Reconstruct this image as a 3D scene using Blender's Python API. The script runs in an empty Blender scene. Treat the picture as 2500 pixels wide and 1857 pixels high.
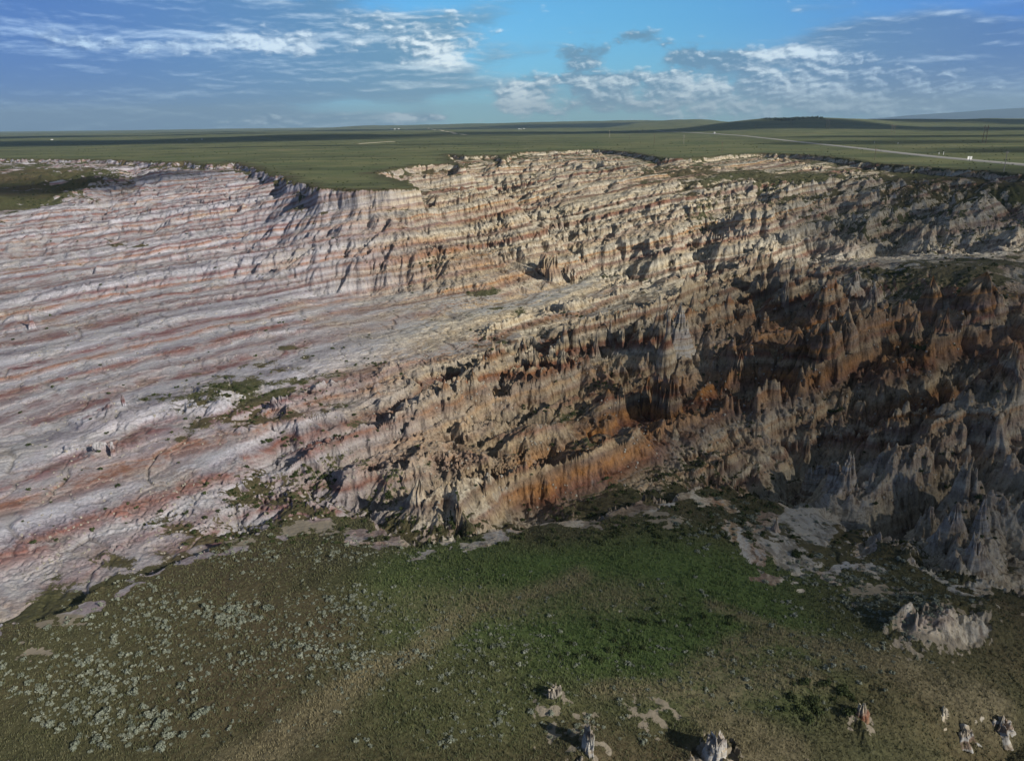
import bpy, math, random
import numpy as np
from concurrent.futures import ThreadPoolExecutor

# ------------------------------------------------------------------ camera, sky, sun, exposure
scene = bpy.context.scene
COL = scene.collection
F, CX, CY, W0 = 1850.0, 1250.0, 928.5, 2500.0          # focal length and centre in photo pixels
CAMZ, PITCH, ROLL = 30.0, math.radians(18.63), math.radians(0.67)
SUN_AZ, SUN_EL = math.radians(128), math.radians(28)    # direction TO the sun, clockwise from +Y (view direction)
fwd = np.array([0, math.cos(PITCH), -math.sin(PITCH)])
R0 = np.array([1.0, 0, 0]); U0 = np.array([0, math.sin(PITCH), math.cos(PITCH)])
rgt = R0 * math.cos(ROLL) - U0 * math.sin(ROLL)
upv = U0 * math.cos(ROLL) + R0 * math.sin(ROLL)
cd = bpy.data.cameras.new('camera'); cam = bpy.data.objects.new('camera', cd); COL.objects.link(cam)
cd.sensor_width = 36; cd.lens = 36 * F / W0; cd.clip_start = 0.5; cd.clip_end = 200000
from mathutils import Matrix
cam.matrix_world = Matrix([[rgt[0], upv[0], -fwd[0], 0], [rgt[1], upv[1], -fwd[1], 0], [rgt[2], upv[2], -fwd[2], CAMZ], [0, 0, 0, 1]])
scene.camera = cam
scene.cycles.max_bounces = 4; scene.cycles.diffuse_bounces = 2; scene.cycles.glossy_bounces = 1; scene.cycles.volume_bounces = 0; scene.cycles.transparent_max_bounces = 8
scene.view_settings.view_transform = 'Standard'; scene.view_settings.look = 'None'
scene.view_settings.exposure = 0.13; scene.view_settings.gamma = 1; scene.view_settings.use_curve_mapping = False

class NT:
    """small expression builder for node trees"""
    def __init__(s, tree): s.t = tree; s.n = tree.nodes; s.l = tree.links
    def set(s, inp, v):
        if v is None: return
        if hasattr(v, 'is_output') or isinstance(v, bpy.types.NodeSocket): s.l.new(v, inp)
        else:
            if inp.type == 'RGBA' and len(v) == 3: v = (*v, 1)
            inp.default_value = v
    def m(s, op, a, b=None, c=None, clamp=False):
        n = s.n.new('ShaderNodeMath'); n.operation = op; n.use_clamp = clamp
        for i, v in enumerate((a, b, c)): s.set(n.inputs[i], v)
        return n.outputs[0]
    def add(s, a, b): return s.m('ADD', a, b)
    def sub(s, a, b): return s.m('SUBTRACT', a, b)
    def mul(s, a, b): return s.m('MULTIPLY', a, b)
    def ss(s, v, lo, hi, a=0.0, b=1.0):
        n = s.n.new('ShaderNodeMapRange'); n.interpolation_type = 'SMOOTHSTEP'
        s.set(n.inputs[0], v); n.inputs[1].default_value = lo; n.inputs[2].default_value = hi
        n.inputs[3].default_value = a; n.inputs[4].default_value = b
        return n.outputs[0]
    def mix(s, f, a, b, mode='MIX'):
        n = s.n.new('ShaderNodeMix'); n.data_type = 'RGBA'; n.blend_type = mode
        s.set(n.inputs[0], f); s.set(n.inputs[6], a); s.set(n.inputs[7], b); return n.outputs[2]
    def noise(s, vec, scale, detail=4, rough=.55, dist=0.0):
        n = s.n.new('ShaderNodeTexNoise'); s.set(n.inputs['Vector'], vec); n.inputs['Scale'].default_value = scale
        n.inputs['Detail'].default_value = detail; n.inputs['Roughness'].default_value = rough; n.inputs['Distortion'].default_value = dist
        return n.outputs[0]
    def attr(s, name):
        n = s.n.new('ShaderNodeAttribute'); n.attribute_name = name; return n
    def comb(s, x, y, z):
        n = s.n.new('ShaderNodeCombineXYZ'); s.set(n.inputs[0], x); s.set(n.inputs[1], y); s.set(n.inputs[2], z); return n.outputs[0]
    def vm(s, op, a, b):
        n = s.n.new('ShaderNodeVectorMath'); n.operation = op; s.set(n.inputs[0], a); s.set(n.inputs[1], b); return n.outputs[0]
    def ramp(s, fac, stops, interp='LINEAR'):
        n = s.n.new('ShaderNodeValToRGB'); n.color_ramp.interpolation = interp
        e = n.color_ramp.elements
        while len(e) > 1: e.remove(e[-1])
        e[0].position = stops[0][0]; e[0].color = (*stops[0][1], 1)
        for p, c in stops[1:]:
            q = e.new(p); q.color = (*c, 1)
        s.set(n.inputs[0], fac); return n.outputs[0]

def px_az_el(px, py):
    d = fwd * F + rgt * (px - CX) - upv * (py - CY)
    return math.degrees(math.atan2(d[0], d[1])), math.degrees(math.atan2(d[2], math.hypot(d[0], d[1])))

world = bpy.data.worlds.new('World'); scene.world = world; world.use_nodes = True
def build_sky():
    t = NT(world.node_tree); t.n.clear()
    out = t.n.new('ShaderNodeOutputWorld'); bg = t.n.new('ShaderNodeBackground'); t.l.new(bg.outputs[0], out.inputs[0])
    sky = t.n.new('ShaderNodeTexSky'); sky.sky_type = 'NISHITA'; sky.sun_disc = False
    sky.sun_elevation = SUN_EL; sky.sun_rotation = SUN_AZ; sky.altitude = 1800; sky.dust_density = .6; sky.ozone_density = 2.0
    tc = t.n.new('ShaderNodeTexCoord'); sp = t.n.new('ShaderNodeSeparateXYZ'); t.l.new(tc.outputs['Generated'], sp.inputs[0])
    x, y, z = sp.outputs
    az = t.m('MULTIPLY', t.m('ARCTAN2', x, y), 57.2958)
    el = t.m('MULTIPLY', t.m('ARCSINE', z), 57.2958)
    # deep polarised blue away from the view centre, cyan in the middle
    side = t.ss(t.m('ABSOLUTE', t.sub(az, 3.0)), 4, 36)
    tint = t.mix(side, (0.50, 1.02, 1.22), (.26, .55, 1.25))
    base = t.mix(1.0, sky.outputs[0], tint, 'MULTIPLY')
    base = t.mix(1.0, base, t.ramp(t.ss(el, -1, 9), [(0, (.95, 1.0, 1.12)), (.35, (.86, .95, 1.06)), (1, (.92, 1.08, 1.12))]), 'MULTIPLY')
    warp = t.noise(t.comb(t.mul(az, .25), t.mul(el, .7), 3.1), 1.0, 3, .5)
    v1 = t.comb(t.mul(az, .30), t.add(t.mul(el, .72), t.mul(warp, .5)), 0.0)
    v2 = t.comb(t.mul(az, .115), t.add(t.mul(el, .58), t.mul(warp, .3)), 5.0)
    n1 = t.noise(v1, 1.0, 7, .60, 0)
    n1b = t.noise(t.vm('ADD', v1, (0.06, .13, 0)), 1.0, 5, .58, 0)       # same field, a little sunward: gives lit sides
    def puff(off):
        q = t.vm('ADD', t.comb(t.mul(az, .62), t.mul(el, 1.05), 0.0), off); w1 = t.noise(q, 1.6, 3, .55); q = t.vm('ADD', q, t.comb(t.mul(w1, .9), t.mul(w1, .5), 0.0)); r = 0.0
        for sc_, am in ((.8, .64), (2.1, .26), (4.6, .10)):
            v = t.n.new('ShaderNodeTexVoronoi'); v.voronoi_dimensions = '2D'; v.feature = 'F1'; v.inputs['Scale'].default_value = sc_; t.l.new(q, v.inputs['Vector'])
            r = t.add(r, t.mul(t.sub(1.0, v.outputs['Distance']), am))
        return r
    pf, pfb = puff((0, 0, 0)), puff((.10, .20, 0))
    n2 = t.noise(v2, 1.0, 7, .58, 0)
    n2b = t.noise(t.vm('ADD', v2, (0.02, .11, 0)), 1.0, 5, .56, 0)
    def blob(px, py, rx, ry, amp=1.0):
        a0, e0 = px_az_el(px, py); ra, re = rx / F * 57.3, ry / F * 57.3
        dx = t.m('DIVIDE', t.sub(az, a0), ra); dy = t.m('DIVIDE', t.sub(el, e0), re)
        q = t.add(t.mul(dx, dx), t.mul(dy, dy))
        return t.mul(t.m('EXPONENT', t.mul(q, -1.0)), amp)
    def total(bl):
        r = blob(*bl[0])
        for b in bl[1:]: r = t.add(r, blob(*b))
        return r
    # stratified deck on the left, broken at its right edge, and low bank on the horizon
    deck = total([(150, 70, 480, 110, .75), (500, 160, 560, 80, .75), (900, 100, 260, 95, .5), (120, 230, 330, 42, .5), (250, 308, 500, 20, .55),
                  (640, 300, 160, 26, .5), (900, 292, 200, 18, .4), (-300, 150, 400, 120, .5), (2380, 140, 360, 90, .8), (2150, 120, 160, 40, .5), (1900, 205, 600, 28, .30), (2500, 230, 300, 60, .4)])
    dm = t.ss(t.add(t.mul(n2, 1.0), t.mul(deck, .72)), .60, .92)
    # cumulus
    cum = total([(1265, 242, 62, 34, .75), (1430, 225, 150, 56, .58), (1700, 225, 170, 60, .6), (1990, 215, 190, 62, .64), (2230, 230, 140, 58, .55), (1940, 132, 120, 22, .6),
                 (1080, 140, 90, 30, .62), (640, 105, 170, 26, .62), (1000, 75, 200, 45, .42), (250, 110, 160, 20, .5), (965, 285, 70, 14, .7), (660, 296, 80, 14, .6), (1060, 288, 40, 9, .5), (1265, 235, 40, 24, .4),
                 (1420, 130, 60, 26, .55), (1555, 95, 55, 22, .5), (1682, 132, 50, 24, .55), (1775, 145, 50, 14, .45), (1450, 190, 190, 8, .35), (2140, 205, 90, 30, .3)])
    cm = t.ss(t.add(t.add(t.mul(n1, .62), t.mul(pf, .42)), t.mul(cum, .56)), .68, .92)
    # darker undersides vs lit tops
    dark = total([(1420, 132, 80, 34, 1.0), (1555, 96, 60, 24, 1.0), (1682, 134, 65, 32, .9), (1470, 262, 110, 30, .5), (2300, 130, 260, 60, .7), (150, 200, 600, 60, .5), (1775, 148, 60, 16, .7), (870, 160, 120, 50, .3)])
    l1 = t.add(t.m('MULTIPLY_ADD', t.sub(n1, n1b), 3.0, .50), t.mul(t.sub(pf, pfb), 1.7))
    l2 = t.m('MULTIPLY_ADD', t.sub(n2, n2b), 4.2, .24)
    hi = total([(640, 108, 190, 22, .9), (1085, 140, 80, 28, .9), (1270, 245, 45, 28, 1.0), (1950, 128, 110, 16, .9), (2000, 205, 60, 30, .45), (1700, 215, 40, 35, .4), (260, 110, 180, 18, .5), (965, 285, 50, 9, .6)])
    l1 = t.sub(t.add(l1, t.mul(hi, .5)), t.mul(dark, .55)); l2 = t.sub(t.add(l2, t.mul(hi, .45)), t.mul(dark, .25))
    ccol = lambda l: t.mix(t.ss(l, .1, 1.15), t.mix(side, (1.35, 3.1, 4.8), (.75, 1.9, 5.0)), t.mix(side, (10.0, 11.3, 11.8), (6.2, 8.6, 11.5)))
    c = t.mix(t.mul(dm, .88), base, ccol(l2))
    c = t.mix(t.mul(cm, .93), c, ccol(l1))
    # overhead sky, out of view, greyed and dimmed to cut the fill light
    c = t.mix(t.ss(el, 9.5, 17), c, t.mix(t.ss(n1, .4, .62), (.6, .9, 1.5), (1.4, 1.6, 2.0)))      # added broken cloud tones overhead
    t.l.new(c, bg.inputs[0]); bg.inputs[1].default_value = 0.096
build_sky()

sd = bpy.data.lights.new('sun', 'SUN'); sun = bpy.data.objects.new('sun', sd); COL.objects.link(sun)
sd.energy = 5.0; sd.angle = math.radians(.6); sd.color = (1, .925, .80)
sun.rotation_euler = (math.pi / 2 - SUN_EL, 0, -SUN_AZ + math.pi)
# a sun lamp shines along its local -Z
from mathutils import Vector
_sv = Vector((math.sin(SUN_AZ) * math.cos(SUN_EL), math.cos(SUN_AZ) * math.cos(SUN_EL), math.sin(SUN_EL)))
sun.rotation_euler = _sv.to_track_quat('Z', 'Y').to_euler()

# ------------------------------------------------------------------ numeric helpers
def tag(o, label=None, cat=None, group=None, kind=None):
    if label: o['label'] = label
    if cat: o['category'] = cat
    if group: o['group'] = group
    if kind: o['kind'] = kind
    return o

_rs = np.random.RandomState(11)
_perm = np.tile(_rs.permutation(256), 3).astype(np.int32)
_ang = _rs.rand(256).astype(np.float32) * 6.28318
_gx, _gy = np.cos(_ang), np.sin(_ang)
_r1, _r2, _r3 = (_rs.rand(256).astype(np.float32) for _ in range(3))
def _h(ix, iy, s=0): return _perm[_perm[(ix + s * 17) & 255] + ((iy + s * 31) & 255)]
def pnoise(x, y, s=0):
    x = np.asarray(x, np.float32); y = np.asarray(y, np.float32)
    fx = np.floor(x); fy = np.floor(y); ix = fx.astype(np.int32); iy = fy.astype(np.int32); x = x - fx; y = y - fy
    u = x * x * x * (x * (x * 6 - 15) + 10); v = y * y * y * (y * (y * 6 - 15) + 10)
    def g(a, b):
        h = _h(ix + a, iy + b, s); return _gx[h] * (x - a) + _gy[h] * (y - b)
    a = g(0, 0); b = g(1, 0); c = g(0, 1); d = g(1, 1)
    return (a + u * (b - a) + v * ((c + u * (d - c)) - (a + u * (b - a)))) * 1.5
def fbm(x, y, oct=4, s=0, gain=.5):
    r = 0; a = 1.0; n = 0
    for i in range(oct):
        r = r + a * pnoise(x * 2 ** i + 13.7 * i, y * 2 ** i - 7.3 * i, s + i); n += a; a *= gain
    return r / n
def sstep(v, lo, hi):
    t = np.clip((v - lo) / (hi - lo), 0, 1); return t * t * (3 - 2 * t)
def par(fn, n, *arrs):
    """run fn over row blocks in threads; fn gets blocks, returns array or tuple"""
    idx = np.array_split(np.arange(arrs[0].shape[0]), n)
    with ThreadPoolExecutor(4) as ex:
        res = list(ex.map(lambda k: fn(*[a[k[0]:k[-1] + 1] for a in arrs]), idx))
    if isinstance(res[0], tuple): return tuple(np.concatenate([r[i] for r in res]) for i in range(len(res[0])))
    return np.concatenate(res)
def pray(px, py):
    d = fwd * F + rgt * (px - CX) - upv * (py - CY); return d / np.linalg.norm(d)
def P(px, py, z):
    d = pray(px, py)
    dz = min(d[2], -0.004); t = (z - CAMZ) / dz
    return d[0] * t, d[1] * t
def project(x, y, z):
    v = np.array([x, y, z - CAMZ]); k = F / (v @ fwd); return CX + (v @ rgt) * k, CY - (v @ upv) * k

# ------------------------------------------------------------------ terrain grid (polar, finer where the photo sees it)
RES = 1.0
_t = [-180.0]
def _ext(a, to, st):
    while a[-1] < to - 1e-6: a.append(min(a[-1] + st, to))
_ext(_t, -60, 4); _ext(_t, -40, .4); _ext(_t, 40, .066 / RES); _ext(_t, 60, .4); _ext(_t, 180, 4)
TH = np.radians(np.array(_t, np.float64))
_r = [4.0]
while _r[-1] < 58: _r.append(_r[-1] * 1.06)
while _r[-1] < 1300: _r.append(_r[-1] + max(_r[-1] * .00125, .1) / RES)
while _r[-1] < 36000: _r.append(_r[-1] * 1.018)
RR = np.array(_r)
print('grid', len(RR), len(TH), len(RR) * len(TH))
RG, TG = np.meshgrid(RR, TH, indexing='ij')
X = (RG * np.sin(TG)).astype(np.float32); Y = (RG * np.cos(TG)).astype(np.float32)
# coarse grid for the authored layers
cth = np.radians(np.concatenate([np.arange(-180, -52, 8), np.arange(-52, 52, .35), np.arange(52, 181, 8)]))
crr = np.exp(np.linspace(math.log(4), math.log(60000), 900))
CR, CT = np.meshgrid(crr, cth, indexing='ij'); cX, cY = CR * np.sin(CT), CR * np.cos(CT)
def up(c):
    """coarse layer -> full grid"""
    fi = np.interp(np.log(RR), np.log(crr), np.arange(len(crr))); fj = np.interp(TH, cth, np.arange(len(cth)))
    i = np.minimum(fi.astype(int), len(crr) - 2); j = np.minimum(fj.astype(int), len(cth) - 2)
    a = (fi - i)[:, None].astype(np.float32); b = (fj - j)[None, :].astype(np.float32); c = c.astype(np.float32)
    return (c[i][:, j] * (1 - a) * (1 - b) + c[i + 1][:, j] * a * (1 - b) + c[i][:, j + 1] * (1 - a) * b + c[i + 1][:, j + 1] * a * b)

# surveyed heights: rows are sight lines down the picture, columns across it; values are height, ruggedness, plant cover, warmth
cols = [-100, 150, 400, 650, 900, 1150, 1400, 1650, 1900, 2150, 2400, 2600]
N = None
Zt = {440: [-9, -9, -7, -3, N, -12, -10, -8, -6, -5, -2, -2], 480: [-14, -14, -13, -10, -2.5, -7, -15, -14, -12, -12, -8, -8],
 530: [-21, -20, -20, -18, -10, -14, -21, -20, -19, -20, -14, -14], 590: [-28, -27, -26, -25, -19, -22, -28, -27, -26, -27, -20, -20],
 650: [-33, -32, -31, -30, -28, -29, -36, -36, -32, -17, -12.5, -12], 720: [-36, -35, -35, -35, -37, -36, -37, -36, -30, -21, -18, -18],
 800: [-38, -37, -37, -37, -38, -38, -37, -28, -28, -25, -22, -22], 880: [-38, -38, -38, -38, -38, -36, -34, -33, -31, -28, -25, -25],
 970: [-39, -39, -38, -37, -38, -37, -36, -36, -34, -31, -27, -27], 1060: [-39, -39, -38, -38, -38, -38, -36, -36, -37, -34, -30, -30],
 1160: [-39, -39, -39, -38, -38, -36, -36, -37, -38, -37, -33, -33], 1260: [-39, -39, -39, -38, -38, -38, -36, -35, -39, -39, -36, -36],
 1380: [-39, -38, -37, -35, -34, -34, -35, -35, -37, -38, -39, -39], 1500: [-38, -36.5, -35.5, -34.5, -34, -34, -34.5, -35, -36, -37, -38, -39],
 1650: [-36, -36, -35, -34, -34, -34, -34, -34.5, -35, -36, -38, -40], 1850: [-35.5, -35, -34.5, -34, -34, -34, -35, -36, -36, -38, -41, -42]}
Rt = {440: [3, 3, 5, 6, 5, 9, 8, 9, 8, 5, 4, 4], 480: [5, 4, 6, 6, 10, 9, 9, 9, 9, 6, 5, 5], 530: [4, 5, 6, 7, 10, 10, 9, 9, 9, 7, 6, 6],
 590: [3, 4, 5, 6, 10, 10, 9, 9, 9, 8, 8, 8], 650: [2, 3, 4, 5, 8, 9, 7, 6, 8, 3, 2, 2], 720: [2, 3, 2, 2, 3, 6, 5, 6, 10, 9, 6, 6],
 800: [1, 1, 1, 1, 2, 4, 6, 10, 10, 10, 10, 10], 880: [1, 1, 2, 2, 3, 8, 9, 10, 10, 10, 10, 10], 970: [1, 1, 3, 4, 3, 7, 8, 7, 10, 10, 10, 10],
 1060: [1, 1, 3, 2, 4, 6, 6, 4, 9, 10, 10, 10], 1160: [1, 1, 1, 1, 3, 8, 6, 4, 7, 10, 10, 10], 1260: [1, 1, 1, 2, 3, 4, 3, 1, 1, 5, 9, 9],
 1380: [1, 2, 2, 1, 1, 1, 1, 1, 1, 2, 3, 3], 1500: [1, 1, 0, 0, 0, 0, 0, 0, 0, 1, 2, 3], 1650: [0, 0, 0, 0, 0, 0, 0, 0, 1, 2, 5, 6], 1850: [0, 0, 0, 0, 0, 2, 2, 2, 2, 4, 6, 6]}
Vt = {440: [9, 9, 2, 1, 9, 1, 1, 2, 4, 7, 9, 9], 480: [8, 7, 1, 1, 1, 1, 1, 1, 3, 4, 8, 8], 530: [2, 2, 1, 1, 1, 1, 1, 2, 2, 4, 6, 5],
 590: [1, 1, 1, 1, 1, 1, 1, 2, 2, 3, 4, 4], 650: [0, 0, 1, 1, 2, 2, 3, 3, 2, 5, 8, 8], 720: [0, 0, 0, 0, 0, 2, 3, 2, 2, 2, 3, 3],
 800: [0, 0, 0, 0, 2, 3, 2, 2, 2, 2, 2, 2], 880: [0, 0, 1, 2, 3, 2, 2, 3, 2, 2, 2, 2], 970: [0, 0, 4, 5, 3, 2, 2, 4, 2, 1, 1, 1],
 1060: [0, 0, 3, 4, 4, 3, 4, 4, 2, 1, 1, 1], 1160: [0, 0, 1, 5, 5, 3, 4, 4, 3, 1, 1, 1], 1260: [0, 1, 4, 5, 5, 4, 4, 6, 3, 5, 2, 2],
 1380: [1, 3, 6, 9, 9, 9, 9, 9, 8, 8, 5, 5], 1500: [3, 7, 9, 9, 9, 9, 9, 9, 9, 8, 7, 7], 1650: [9, 9, 9, 9, 9, 9, 9, 8, 7, 7, 6, 6], 1850: [9, 9, 9, 9, 9, 8, 6, 6, 8, 7, 3, 3]}
Wt = {440: [3, 3, 3, 4, 5, 4, 4, 4, 3, 3, 3, 3], 480: [1, 1, 2, 3, 5, 5, 5, 4, 3, 3, 2, 2], 530: [1, 1, 3, 4, 6, 6, 5, 4, 4, 3, 2, 2],
 590: [1, 2, 4, 5, 7, 7, 5, 5, 4, 2, 1, 1], 650: [2, 3, 6, 6, 7, 7, 4, 4, 3, 2, 3, 3], 720: [3, 4, 4, 4, 4, 6, 5, 5, 4, 5, 10, 10],
 800: [4, 4, 2, 2, 2, 4, 5, 6, 9, 10, 7, 7], 880: [2, 1, 2, 3, 4, 6, 7, 8, 9, 9, 8, 8], 970: [1, 1, 3, 4, 5, 7, 8, 8, 6, 5, 4, 4],
 1060: [3, 3, 3, 4, 6, 7, 8, 7, 4, 2, 1, 1], 1160: [6, 6, 4, 5, 7, 6, 8, 7, 3, 1, 1, 1], 1260: [2, 2, 5, 6, 5, 3, 6, 5, 2, 2, 1, 1],
 1380: [6, 5, 3, 3, 3, 3, 3, 3, 2, 1, 1, 1], 1500: [2, 2, 3, 3, 3, 3, 3, 3, 3, 1, 1, 1], 1650: [3] * 12, 1850: [3, 3, 3, 3, 3, 2, 2, 2, 2, 2, 1, 1]}
RIM = [(-600, 384), (-100, 384), (48, 386), (240, 388), (330, 393), (420, 396), (450, 393), (480, 400), (540, 401), (570, 396), (620, 409), (680, 429), (720, 445), (780, 460),
 (870, 463), (950, 463), (1012, 458), (1000, 443), (950, 433), (916, 423), (966, 412), (1022, 402), (1074, 401), (1114, 400), (1130, 407), (1122, 398), (1100, 388), (1092, 376),
 (1133, 381), (1168, 379), (1214, 379), (1228, 389), (1241, 379), (1271, 372), (1335, 369), (1390, 367), (1450, 364), (1485, 367), (1531, 371), (1579, 379), (1612, 385),
 (1666, 386), (1693, 386), (1747, 381), (1800, 376), (1855, 374), (1935, 376), (2003, 381), (2050, 386), (2131, 399), (2212, 404), (2313, 412), (2450, 422), (2700, 440), (3200, 470)]
rimw = [P(a, b, 0) for a, b in RIM]
extra = [(1060, 459.5, -1, 8, 1, 5), (1147, 461, -3, 9, 1, 5), (1231, 471, -7, 9, 1, 6), (1270, 492, -12, 9, 1, 6), (1299, 515, -17, 9, 1, 6),
 (1020, 447, -9, 8, 1, 4), (1100, 442, -12, 9, 1, 4), (1180, 440, -14, 9, 1, 4), (1250, 455, -17, 9, 1, 4), (1300, 480, -20, 9, 1, 4), (1040, 415, -6, 8, 1, 3), (1180, 410, -7, 8, 1, 3),
 (900, 698, -36, 6, 1, 5), (1020, 715, -36, 5, 1, 5), (1200, 728, -37, 5, 1, 5), (780, 700, -35, 4, 1, 5),
 (1300, 660, -33, 8, 1, 6), (1480, 640, -37, 3, 3, 3), (1560, 560, -29, 8, 2, 4), (1550, 680, -37.5, 3, 3, 3), (1700, 640, -36, 4, 3, 3),
 (100, 450, -13, 1, 9, 3), (120, 500, -19, 1, 10, 3), (170, 470, -16, 1, 10, 3), (60, 470, -14, 1, 10, 3), (200, 500, -15, 3, 4, 1), (300, 440, -6, 4, 1, 1), (350, 420, -3, 4, 3, 2),
 (2040, 628, -15, 4, 2, 3), (1960, 640, -21, 6, 2, 3), (2120, 634, -14.5, 2, 2, 4), (2250, 640, -13, 1, 7, 4), (2450, 640, -12, 1, 9, 4), (2250, 665, -15, 2, 8, 4), (2400, 700, -15, 1, 10, 4),
 (2200, 615, -27, 8, 1, 1), (2400, 612, -24, 8, 1, 1), (2050, 600, -28, 8, 1, 1),
 (1650, 830, -30, 10, 1, 5), (1500, 840, -33, 10, 1, 4), (1350, 880, -34, 10, 1, 5), (1150, 960, -36, 8, 1, 5)]
pts = []
for y_, zr in Zt.items():
    for k, x_ in enumerate(cols):
        if zr[k] is None: continue
        w = P(x_, y_, zr[k]); pts.append((*w, zr[k], Rt[y_][k] / 10, Vt[y_][k] / 10, Wt[y_][k] / 10))
for (a, b, z_, r_, v_, w_) in extra:
    w = P(a, b, z_); pts.append((*w, z_, r_ / 10, v_ / 10, w_ / 10))
for (a, b) in rimw: pts.append((a, b, 0, .7, .5, .4))
for px_ in range(-400, 3000, 200):
    for rr_ in (1600, 4000):
        d = pray(px_, 400); k = rr_ / math.hypot(d[0], d[1]); pts.append((d[0] * k, d[1] * k, 0, .3, 1, .3))
for an in range(-180, 180, 30):
    if abs(an) > 45:
        for rr_ in (30, 110, 300): pts.append((rr_ * math.sin(math.radians(an)), rr_ * math.cos(math.radians(an)), -35 if an < 0 else -38, .3, .8, .3))
pts.append((0, 30, -34, 0, .9, .3))
pts = np.array(pts)
def warp(x, y):
    r = np.hypot(x, y); return np.stack([np.arctan2(x, y) * 1.0, np.log(r + 1) * 1.3], -1)
pw = warp(pts[:, 0], pts[:, 1])
D = np.linalg.norm(pw[:, None] - pw[None], axis=-1)
nP = len(pts)
A = np.zeros((nP + 3, nP + 3)); A[:nP, :nP] = -D - 1e-4 * np.eye(nP); A[:nP, nP] = 1; A[:nP, nP + 1:] = pw; A[nP:, :nP] = A[:nP, nP:].T
A[:nP, :nP] += np.eye(nP) * 2e-3
B = np.zeros((nP + 3, 4)); B[:nP] = pts[:, 2:]
wts = np.linalg.solve(A, B)
def rbf(x, y):
    q = warp(x.ravel(), np.asarray(y).ravel()); out = np.zeros((len(q), 4))
    for s in range(0, len(q), 20000):
        qq = q[s:s + 20000]; d = np.sqrt((qq[:, None, 0] - pw[None, :, 0]) ** 2 + (qq[:, None, 1] - pw[None, :, 1]) ** 2)
        out[s:s + 20000] = -d @ wts[:nP] + wts[nP] + qq @ wts[nP + 1:]
    return out.reshape(*x.shape, 4)
CL = rbf(cX, cY)
def polydist(x, y, poly, closed=True):
    """signed distance to a polygon, positive inside (or plain distance to an open line)"""
    d = np.full(x.shape, 1e9); ins = np.zeros(x.shape, bool); n = len(poly)
    for i in range(n if closed else n - 1):
        (x1, y1), (x2, y2) = poly[i], poly[(i + 1) % n]; dx, dy = x2 - x1, y2 - y1
        t = np.clip(((x - x1) * dx + (y - y1) * dy) / (dx * dx + dy * dy + 1e-9), 0, 1)
        d = np.minimum(d, (x - x1 - t * dx) ** 2 + (y - y1 - t * dy) ** 2)
        if closed and dy != 0: ins ^= ((y1 > y) != (y2 > y)) & (x < (dx * (y - y1) / dy + x1))
    d = np.sqrt(d)
    return np.where(ins, d, -d) if closed else d
rimpoly = rimw + [(rimw[-1][0], -800), (rimw[0][0], -800)]
sd_rim = polydist(cX, cY, rimpoly)
# rolling plain beyond the rim
def plain(x, y):
    r = np.hypot(x, y); az = np.arctan2(x, y)
    h = fbm(x / 900, y / 900, 4, 3) * 12 * sstep(r, 900, 3500) + fbm(x / 5000, y / 3000, 5, 5) * 34 * sstep(r, 3500, 14000)
    h = h - 8 * sstep(r, 700, 2200) * sstep(az, -.2, -.6) + 10 * np.exp(-((az - .32) / .11) ** 2) * sstep(r, 1100, 2600)
    for (a0, w0, r0, hh) in ((.335, .10, 4200, 35), (.20, .06, 6500, 40), (.47, .07, 5200, 32), (.57, .05, 6000, 26), (.08, .16, 9000, 52), (-.12, .10, 11000, 36), (-.45, .15, 14000, 10), (.40, .2, 7000, 28)):
        h = h + hh * np.exp(-((az - a0) / w0) ** 4) * np.exp(-((np.log(r / r0)) / .16) ** 2) * (1 + .35 * fbm(x / 900, y / 900, 4, 9))
    m = sstep(az, .36, .48) * np.exp(-((np.log(r / 26000)) / .14) ** 2)
    return h + m * (140 + 800 * np.maximum(az - .4, 0)) * (1 + .5 * fbm(x / 6000, y / 6000, 5, 21))
cZpl = par(plain, 8, cX, cY)
def hitc(px, py, Zc):
    """first crossing of a sight line with a coarse height layer"""
    d = pray(px, py); k = 1 / math.hypot(d[0], d[1]); az = math.atan2(d[0], d[1]); fj = np.interp(az, cth, np.arange(len(cth))); j = int(fj); b = fj - j
    col = Zc[:, j] * (1 - b) + Zc[:, j + 1] * b; ray = CAMZ + crr * k * d[2]
    w = np.nonzero((ray < col) & (crr > 20))[0]
    if len(w) == 0: return d[0] * k * 5000, d[1] * k * 5000
    i = w[0]; f0 = ray[i - 1] - col[i - 1]; f1 = ray[i] - col[i]; r = crr[i - 1] + (crr[i] - crr[i - 1]) * f0 / (f0 - f1)
    return d[0] * k * r, d[1] * k * r
zin = np.minimum(CL[..., 0], 1.0)
cZ = np.where(sd_rim > 0, zin * sstep(sd_rim, 0, 6) + 0 * cZpl, cZpl)
def hp(pl): return [hitc(a, b, cZ) for a, b in pl]

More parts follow.
